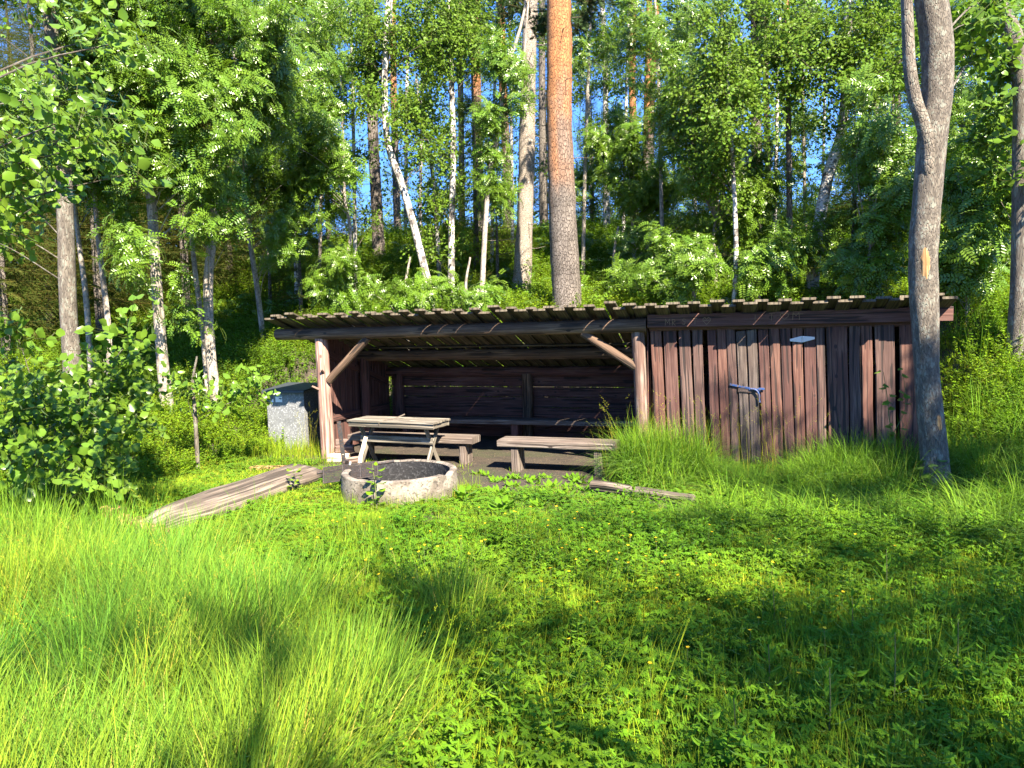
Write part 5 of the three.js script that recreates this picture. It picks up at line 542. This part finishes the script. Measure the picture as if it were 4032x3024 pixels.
{
  const R = rng(31337), fine = [], tall = [], short = [], herb = [], berry = [], tuft = [], reed = [], plantain = [], seed = [], weed = [];
  const pick = (n, f) => { for (let k = 0; k < n; k++) f(); };
  const inWood = (u, w) => u > -1.3 ? w < -2.6 : w < -0.3;
  const blocked = (x, z) => { const [u, w] = toLocal(x, z); return (u > -0.25 && u < 7.85 && w < 0.02 && w > -2.45) || (u > -1.55 && u < -0.7 && w < -0.55 && w > -1.3) || Math.hypot(x + 1.29, z + 7.90) < 0.68; };
  const herbZone = (x, z) => { const n = fbm(x * 0.6 + 30, z * 0.6 + 30, 61) - 0.5; return sst(-0.9, 0.9, x + n * 3 + (z + 5.5) * 0.25); };
  // grass is low where people walk: around the ring, the slab and before the benches
  const low = (x, z) => { const [u, w] = toLocal(x, z); const sx = x + 2.62 + (-z - 8.78) * 0, t = clamp((z + 8.9) / 2.6), slab = Math.hypot(x + 2.62 + t * 0.76, z + 8.78 - t * 2.4), hl = Math.hypot(x - 1.35, z + 7.4); return max(sst(0.8, 0.45, Math.hypot(x + 3.5, (z + 6.45) * 1.2)), 0.75 * sst(1.5, 0.9, Math.hypot(x + 2.9, z + 6.1)), sst(0.85, 0.35, slab), sst(1.0, 0.5, hl), sst(1.75, 0.9, Math.hypot(x + 1.3, z + 7.9)), sst(-1.7, -0.8, u) * sst(5.6, 4.2, u) * sst(3.6, 2.2, w + 0.8 * (fbm(x * 0.9 + 5, z * 0.9 + 5, 67) - 0.5))); };
  const patch = (x, z, c) => { const n = fbm(x * 0.9 + 40, z * 0.9 + 40, 69) - 0.5, k = 1 + n * 0.7; return [c[0] * k * (1 + n * 0.5), c[1] * k, c[2] * k]; };
  // open meadow in front of the shelter
  for (let k = 0; k < 68000; k++) {
    const z = -1.6 - 8.6 * pow(R(), 0.75), x = R.r(-1, 1) * (-z * HALF_W + 1.6); if (blocked(x, z)) continue;
    const b = bare(x, z), [u, w] = toLocal(x, z); if (b > R()) { if (R() < 0.012) short.push({ x, z, s: R.r(0.6, 1), t: R() * 6.28, c: tone(R, 0.2, 0.15) }); continue; }
    if (w < 0.05 && u > -1.4 && u < 8) continue;
    const hz = herbZone(x, z), lw = low(x, z), n = fbm(x * 1.1 + 70, z * 1.1 + 70, 63), r = R(), lx = -0.12 + R.g() * 0.12, lz = R.g() * 0.1, dens = clamp(1.35 - (-z) * 0.07, 0.55, 1.2);
    if (R() > dens * 0.62) continue;
    if (r < 0.36 && R() < 1 - 0.45 * lw) short.push({ x, z, s: R.r(0.8, 1.4), h: R.r(0.6, 1.3) * (1 - 0.4 * lw), t: R() * 6.28, c: patch(x, z, tone(R, 0.2, 0.16)) });
    else if (r < lerp(0.84, 0.76, max(hz, sst(-4.2, -5.2, z) * 0.5))) fine.push({ x, z, s: R.r(0.8, 1.25), h: R.r(0.5, 1.3) * lerp(1.0, 0.8, hz) * lerp(1, 0.28, lw) * (0.55 + 0.9 * n) * lerp(0.62, 1, max(sst(-4.9, -3.9, z), sst(-1.9, -2.6, x))), t: R() * 0.8 - 0.4, lx, lz, c: patch(x, z, tone(R, 0.22, 0.18)) });
    else if (R() < 0.72) herb.push({ x, z, s: R.r(0.7, 1.3), h: R.r(0.6, 1.3) * (1 - 0.5 * lw), t: R() * 6.28, lx: R.g() * 0.2, lz: R.g() * 0.2, c: patch(x, z, tone(R, 0.25, 0.12)) });
    if (hz > 0.35 && R() < 0.035) weed.push({ x, z, s: R.r(0.7, 1.2), t: R() * 6.28, lx: R.g() * 0.2, lz: R.g() * 0.2, c: patch(x, z, tone(R, 0.2, 0.12)) });
    const tz = sst(0.40, 0.56, n) * max(sst(0.1, -0.6, x + (fbm(z * 0.7, 4, 65) - 0.5) * 1.2) * sst(-4.6, -3.9, z + 0.4 * (n - 0.5)), sst(-1.9, -2.6, x) * sst(-6.6, -5.4, z));
    if (R() < tz * 0.62 * (1 - lw)) tall.push({ x, z, s: R.r(0.85, 1.2), h: R.r(0.7, 1.15), t: R() * 0.9 - 0.45, lx: lx - 0.12, lz, c: (() => { const q = fbm(x * 1.3 + 25, z * 1.3 + 25, 73) - 0.5, c = tone(R, 0.25, 0.16); return [c[0] * (0.95 + q * 1.5), c[1] * (1 + q * 0.6), c[2]]; })() });
    if (R() < 0.012 && z < -4.5 && x > -3.2 && x < 1.8) plantain.push({ x, z, s: R.r(0.7, 1.2), t: R() * 6.28, c: tone(R, 0.15, 0.1) });
  }
  pick(46, () => { const a = R.r(-0.3, 2.9), r = R.r(0.66, 0.85), x = -1.29 + r * cos(a), z = -7.9 + r * sin(a); fine.push({ x, z, s: R.r(0.5, 0.8), h: R.r(0.5, 0.95), t: R() * 6.28, c: tone(R, 0.2, 0.16) }); });
  pick(60, () => { const f = R(), x = -2.62 - f * 0.76 + R.g() * 0.4, z = -8.78 + f * 2.4; if (abs(x + 2.62 + f * 0.76) < 0.22) return; fine.push({ x, z, s: R.r(0.4, 0.8), h: R.r(0.4, 0.8), t: R() * 6.28, c: tone(R, 0.2, 0.16) }); });
  // edge of the trodden ground before the benches
  pick(70, () => { const [x, z] = toWorld(R.r(2.6, 4.6), R.r(0.6, 2.4)); plantain.push({ x, z, s: R.r(0.5, 1), t: R() * 6.28, c: tone(R, 0.15, 0.1) }); });
  // long tufts before the shed, thick at the right post and at its right end
  pick(420, () => { const u = R.r(4.55, 8.3), w = 0.12 + pow(R(), 1.3) * R.r(0.3, 1.1), [x, z] = toWorld(u, w), k = 0.70 + 0.5 * sst(5.5, 4.6, u) + 0.32 * sst(6.4, 7.0, u) - 0.38 * sst(0.75, 0.2, abs(u - 6.0)); tuft.push({ x, z, s: R.r(0.75, 1.1), h: k * R.r(0.75, 1.2), t: R() * 6.28, lx: -0.1 + R.g() * 0.15, lz: 0.12 + R.g() * 0.15, c: tone(R, 0.2, 0.12) }); });
  pick(70, () => { const [x, z] = toWorld(R.r(4.5, 5.4), R.r(0.2, 0.7)); tuft.push({ x, z, s: R.r(0.9, 1.2), h: R.r(1.0, 1.45), t: R() * 6.28, lx: R.g() * 0.2, lz: R.g() * 0.2, c: tone(R, 0.2, 0.12) }); });
  pick(46, () => { const [x, z] = toWorld(R.r(4.25, 6.6), R.r(0.2, 0.9)); seed.push({ x, z, s: R.r(0.75, 1.05), t: R() * 6.28, c: tone(R, 0.15, 0.05) }); });
  pick(24, () => { const x = R.r(-0.6, 0.7), z = R.r(-3.6, -2.7); seed.push({ x, z, s: R.r(0.6, 0.85), t: R() * 1 - 0.5, lx: -0.35 + R.g() * 0.2, c: [0.7, 0.95, 0.4] }); });
  pick(60, () => { const x = R.r(-3.6, -1.2), z = R.r(-4.6, -2.7); seed.push({ x, z, s: R.r(0.6, 0.8), t: R() * 6, lx: -0.2 + R.g() * 0.2, c: tone(R, 0.1, 0.05) }); });
  pick(10, () => { const [x, z] = toWorld(R.r(-0.5, -0.15), R.r(-0.1, 0.25)); seed.push({ x, z, s: R.r(0.6, 0.9), t: R() * 6, c: tone(R, 0.1, 0.05) }); });
  // drooping long grass on the right below the bank, and reeds by the bin and bank
  pick(330, () => { const u = R.r(7.9, 11), w = R.r(-1.4, 3.2), [x, z] = toWorld(u, w); tuft.push({ x, z, s: R.r(0.8, 1.3), h: R.r(0.55, 0.95), t: R() * 6.28, lx: R.g() * 0.25, lz: R.g() * 0.25, c: tone(R, 0.22, 0.14) }); });
  pick(240, () => { const u = R.r(5.2, 9.5), w = R.r(0.7, 2.8), [x, z] = toWorld(u, w); tuft.push({ x, z, s: R.r(0.8, 1.2), h: R.r(0.35, 0.7), t: R() * 6.28, lx: R.g() * 0.35, lz: R.g() * 0.35, c: tone(R, 0.22, 0.14) }); });
  pick(60, () => { const [x, z] = toWorld(R.r(8.1, 10.6), R.r(-2.6, 0.6)); reed.push({ x, z, s: R.r(0.7, 1.1), t: R() * 6.28, c: tone(R, 0.2, 0.1) }); });
  pick(130, () => { const x = R.r(-5.2, -2.8), z = R.r(-7.6, -3.6); if (x > z * 0.55) return; reed.push({ x, z, s: R.r(0.5, 0.9), t: R() * 6.28, lx: -0.15, c: tone(R, 0.2, 0.12) }); });
  pick(70, () => { const [x, z] = toWorld(R.r(-1.7, 0.2), R.r(-0.5, 0.5)); if (blocked(x, z)) return; fine.push({ x, z, s: R.r(0.8, 1.2), h: R.r(0.8, 1.5), t: R() * 6.28, c: tone(R, 0.2, 0.16) }); });
  for (const L of [tuft, reed]) for (let k = L.length - 1; k >= 0; k--) if (Math.hypot(L[k].x - 4.5, (L[k].z + 7.15) * 0.8) < 0.42 || (() => { const hx = L[k].x - 0.88, h2 = L[k].z + 7.8, t = clamp((hx * 0.752 + h2 * 0.659) / 1.22); return Math.hypot(hx - t * 0.917, h2 - t * 0.804) < 0.4; })()) L.splice(k, 1);
  // bilberry and herbs on the slopes
  pick(31000, () => { const z = -8 - 18 * pow(R(), 1.1), x = R.r(-1, 1) * (-z * HALF_W + 4); if (blocked(x, z)) return; const [u, w] = toLocal(x, z); const slope = inWood(u, w) || u > 8.0 || u < -1.3; if (!slope) return; const far = -z / 10; if (R() > 0.85) return; const thin = fbm(x * 0.7 + 11, z * 0.7 + 11, 71); if (thin < 0.33 && R() < 0.8) return; (R() < 0.8 ? berry : short).push({ x, z, s: R.r(0.8, 1.4) * (0.5 + far * 0.65), t: R() * 6.28, c: patch(x, z, tone(R, 0.3, 0.18)) }); });
  pick(1500, () => { const u = R.r(-5, -1.2), w = R.r(-1.5, 4), [x, z] = toWorld(u, w); if (blocked(x, z)) return; (R() < 0.6 ? berry : herb).push({ x, z, s: R.r(0.8, 1.3), t: R() * 6.28, c: tone(R, 0.22, 0.14) }); });
  // rowan shoots and leafy undergrowth on the wooded slopes
  const shoots = [], shoots2 = []; pick(3000, () => { const z = -11.5 - 15 * R(), x = R.r(-1, 1) * (-z * HALF_W + 1.5), [u, w] = toLocal(x, z); if (!(u > -1.3 && u < 8 ? w < -4.6 : u > 8 ? w < -1.2 : w < -4)) return; const n = fbm(x * 0.55 + 15, z * 0.55 + 15, 75); if (n < 0.44) return; const h = pow(R(), 1.4) * (n - 0.38) * (w < -6.5 ? 3.4 : 1.2); if (w > -6.5 && R() < 0.5) return; (R() < 0.72 ? shoots : shoots2).push({ x, z, y: ground(x, z) + 0.1 + h, s: R.r(1.0, 1.7), t: R() * 6.28, lx: R.g() * 0.7, lz: 0.3 + R.g() * 0.7, c: tone(R, 0.25, 0.14) }); });
  scatter('rowan_undergrowth', 'rowan shoots growing thickly on the wooded slope', 'undergrowth', SPRAY.rowan, M.rowan, shoots);
  scatter('birch_undergrowth', 'birch shoots growing among the rowans on the slope', 'undergrowth', SPRAY.birch, M.birchLeaf, shoots2);
  // the wood beyond the crest
  const farB = [], farS = []; for (let k = 0; k < 130; k++) { const z = -25 - 22 * R(), x = R.r(-1, 1) * (-z * 0.85), g = fbm(x / -z * 5 + 30, 2, 81), H = R.r(3, 9) * (0.5 + g); if (R() < 0.5) for (let j = 0; j < 26; j++) { const f = R(); farS.push({ x: x + R.g() * 1.3 * (1 - f), z: z + R.g() * 1.3 * (1 - f), y: 4.8 + f * H, s: 1.1, t: R() * 6.28, lx: R.g() * 2, lz: 1.2 + R.g(), c: tone(R, 0.25, 0.1) }); } else for (let j = 0; j < 40; j++) farB.push({ x: x + R.g() * 2, z: z + R.g() * 2, y: 5 + R() * H, s: R.r(1.6, 2.6), t: R() * 6.28, lx: R.g() * 2, lz: R.g() * 2, c: tone(R, 0.25, 0.14) }); }
  scatter('distant_birch_wood', 'far birch foliage beyond the hill crest', 'wood', SPRAY.birch, M.birchLeaf, farB);
  scatter('distant_spruce_wood', 'far dark spruces beyond the hill crest', 'wood', SPRAY.spruce, M.spruceNeedle, farS);
  console.log('clumps', fine.length, tall.length, short.length, herb.length, berry.length, tuft.length);
  scatter('meadow_grass', 'fine bright meadow grass over the open clearing', 'grass', G.fine, M.grass, fine);
  scatter('tall_grass', 'tall leaning tufts of meadow grass in the foreground', 'grass', G.tall, M.grassTall, tall);
  scatter('short_grass', 'short turf grass between the herbs', 'grass', G.short, M.grass, short);
  scatter('tuft_grass', 'long drooping grass tufts along the shed and below the bank', 'grass', G.tuft, M.grassCool, tuft);
  scatter('reed_grass', 'broad-bladed grass at the clearing edges', 'grass', G.reed, M.grassCool, reed);
  scatter('seeding_grass', 'pale seed heads of tall grass', 'grass', G.seed, M.grass, seed);
  scatter('buttercup_leaves', 'lobed buttercup leaves covering the right of the clearing', 'herbs', G.herb, M.herb, herb);
  scatter('bilberry_cover', 'bright bilberry cover on the wooded slopes', 'ground cover', G.berry, M.berry, berry);
  scatter('narrow_leaved_herbs', 'upright narrow-leaved herbs among the buttercup leaves', 'herbs', G.weed, M.herb, weed);
  scatter('plantain_leaves', 'broad plantain rosettes near the trodden ground', 'herbs', G.plantain, M.herb, plantain);
}

// ---------- single plants ----------
{
  const R = rng(777), leafGeo = [0, 1, 2].map((k) => { const L = new Leaves(), r = rng(50 + k); L.leaf6(V(0, 0, 0), V(0, 0.15, 1).normalize(), V(1, 0, 0), 1, 0.72, 0.07, tone(r, 0.1, 0.06), 0.36); return L.geo(); }), slimGeo = [0, 1].map((k) => { const L = new Leaves(), r = rng(60 + k); L.leaf6(V(0, 0, 0), V(0, 0.2, 1).normalize(), V(1, 0, 0), 1, 0.24, 0.03, tone(r, 0.1, 0.06), 0.4); return L.geo(); });
  const plant = (name, label, cat, x, z, stems, leaves, geos, mat, group) => { const P = thing(name, label, cat, [x, ground(x, z), z], 0, group); for (const st of stems) part('stem', stem(st, 6, 10, 71, 0.05), M.stem, P); for (const [p, yaw, pitch, s] of leaves) { const m = part('leaf', geos[floor(R() * geos.length)], mat, P, p, [0, 0, 0]); m.rotation.order = 'YXZ'; m.rotation.set(pitch, yaw, R.g() * 0.5); m.scale.setScalar(s); } return P; };
  { const st = [[0, -0.05, 0, 0.008], [-0.05, 0.4, 0.02, 0.007], [-0.14, 0.75, 0.04, 0.006], [-0.18, 1.0, 0.06, 0.005], [-0.24, 1.3, 0.08, 0.003]], s2 = [[-0.1, 0.6, 0.03, 0.005], [0.02, 0.9, 0.06, 0.004], [-0.02, 1.25, 0.08, 0.003]], lv = []; for (let k = 0; k < 22; k++) { const f = R(), a = k % 3 ? st : s2, y = 0.55 + 0.8 * f, i = a === st ? lerp(-0.1, -0.25, f) : lerp(-0.03, 0.0, f); lv.push([[i + R.g() * 0.05, y, 0.05 + R.g() * 0.04], R.g() * 1.6 - 0.2, 0.55 + R.g() * 0.6, R.r(0.075, 0.11)]); } plant('alder_sapling', 'slim leafy sapling growing against the shed planks beside the alder', 'sapling', 4.28, -7.75, [st, s2], lv, leafGeo, M.alderLeaf); }
  { const lv = []; for (let k = 0; k < 9; k++) { const a = k * 2.4; lv.push([[cos(a) * 0.05, 0.25 + 0.02 * k, sin(a) * 0.05], -a + 1.57, 0.2 + R.g() * 0.5, R.r(0.09, 0.13)]); } plant('alder_sapling', 'small bright seedling at the foot of the forked alder', 'sapling', 4.32, -7.25, [[[0, -0.03, 0, 0.005], [0.01, 0.2, 0, 0.004], [0, 0.42, 0.01, 0.002]]], lv, leafGeo, M.alderLeaf); }
  { const lv = []; for (let k = 0; k < 16; k++) { const a = k * 2.4, y = 0.08 + 0.026 * k; lv.push([[cos(a) * 0.02, y, sin(a) * 0.02], -a + 1.57, -0.1 + R.g() * 0.4, R.r(0.06, 0.11)]); } plant('leafy_weed', 'tall leafy weed growing in front of the fire ring', 'weed', -1.42, -7.18, [[[0, -0.03, 0, 0.006], [-0.01, 0.25, 0, 0.005], [-0.03, 0.5, 0.01, 0.003]]], lv, leafGeo, M.berry); }
  { const lv = []; for (let k = 0; k < 16; k++) { const a = k * 2.4, y = 0.1 + 0.015 * k; lv.push([[cos(a) * 0.03, y, sin(a) * 0.03], -a + 1.57, R.g() * 0.4, R.r(0.06, 0.09)]); } plant('leafy_weed', 'yellow-green seedling beside the upper half of the slab', 'weed', -2.5, -7.95, [[[0, -0.03, 0, 0.005], [0, 0.15, 0, 0.004], [0, 0.34, 0.01, 0.002]]], lv, leafGeo, M.grass); }
  for (const [x, z, label] of [[-0.52, -7.42, 'leafy rosette at the right foot of the fire ring'], [-0.12, -6.75, 'broad-leaved plant near the dark soil patch']]) { const lv = []; for (let k = 0; k < 12; k++) { const a = k * 2.4; lv.push([[cos(a) * 0.03, 0.04 + 0.01 * k, sin(a) * 0.03], -a + 1.57, -0.3 + R.g() * 0.4, R.r(0.09, 0.14)]); } plant('leafy_weed', label, 'weed', x, z, [[[0, -0.03, 0, 0.004], [0, 0.08, 0, 0.003], [0, 0.16, 0, 0.002]]], lv, leafGeo, M.herb); }
  // willowherbs with narrow leaves at the lower right
  const WH = [[1.62, -2.95, 0.42, 'willowherb, tallest of the narrow-leaved plants at the lower right corner'], [1.25, -2.75, 0.36, 'willowherb left of the tallest one near the bottom edge'], [2.05, -3.2, 0.36, 'willowherb rising at the right edge of the picture'], [1.15, -3.15, 0.3, 'willowherb in shade behind the bottom ones'], [1.75, -3.6, 0.34, 'willowherb in the shaded herbs right of the middle'], [0.85, -2.7, 0.26, 'small willowherb at the bottom between herb leaves'], [2.3, -4.3, 0.4, 'willowherb standing before the drooping grass on the right'], [1.45, -3.9, 0.26, 'small shaded willowherb amid the buttercup leaves']];
  for (const [x, z, H, label] of WH) { const lv = []; for (let k = 0; k < 20; k++) { const a = k * 2.4, f = k / 20; lv.push([[R.g() * 0.01, H * (0.2 + 0.8 * f), R.g() * 0.01], -a + 1.57, -0.25 - 0.5 * f + R.g() * 0.25, lerp(0.13, 0.05, f) * R.r(0.85, 1.15)]); } plant('willowherb', label, 'wildflower', x, z, [[[0, -0.03, 0, 0.004], [0.01, H * 0.5, 0, 0.0035], [0, H, 0.01, 0.002]]], lv, slimGeo, M.herb, 'willowherbs at the lower right'); }
  // buttercups
  const L = new Leaves(); for (let k = 0; k < 5; k++) { const a = k * 1.2566, d = V(cos(a), 0.55, sin(a)).normalize(); L.leaf2(V(0, 0, 0), d, V(-sin(a), 0, cos(a)), 0.013, 0.013, 0.002, [1, 1, 1]); } const fl = L.geo(), stg = stem([[0, -0.3, 0, 0.0016], [0.01, -0.15, 0, 0.0014], [0, 0, 0, 0.0012]], 4, 4, 72, 0, null, false);
  for (let k = 0; k < 110; k++) { const mid = k % 5 < 3, x = mid ? R.r(-1.6, 1.1) : R.r(0.1, 3.1), z = mid ? R.r(-6.6, -4.3) : R.r(-5.6, -3.0), B = thing('buttercup', 'small yellow buttercup blooming among the clearing grass', 'flower', [x, ground(x, z) + R.r(0.16, 0.27), z], R() * 6, 'buttercups scattered over the clearing'); part('flower', fl, M.petal, B, null, [R.g() * 0.5, 0, R.g() * 0.5]); part('stem', stg, M.stem, B); }
  // stones on the slope behind the shed
  const rock = (x, z, s, label, k) => { const g = new THREE.IcosahedronGeometry(1, 3), p = g.attributes.position, uv = []; for (let i = 0; i < p.count; i++) { const v = V(p.getX(i), p.getY(i), p.getZ(i)), f = 0.75 + 0.5 * fbm(v.x * 1.4 + 9 + k, v.y * 1.4 + v.z * 1.7 + 9, 401 + k, 4096, 4096, 3); v.multiplyScalar(f); p.setXYZ(i, v.x * s, v.y * s * 0.6, v.z * s * 0.7); uv.push(v.x * s + v.z * 0.4 * s, v.y * s); } g.setAttribute('uv', new THREE.Float32BufferAttribute(uv, 2)); g.computeVertexNormals(); const m = part(numbered('boulder'), g, M.rock, scene, [x, ground(x, z) + s * 0.15, z]); tag(m, label, 'boulder', 'boulders on the bank'); };
  rock(4.6, -12.6, 0.42, 'pinkish boulder on the bank right of the sapling birch above the shed', 1); rock(3.2, -12.7, 0.36, 'pale boulder half covered by leaves behind the shed roof', 2); rock(4.0, -13.4, 0.3, 'small grey boulder higher up behind the sapling birch', 3);
}
renderer.render(scene, camera);
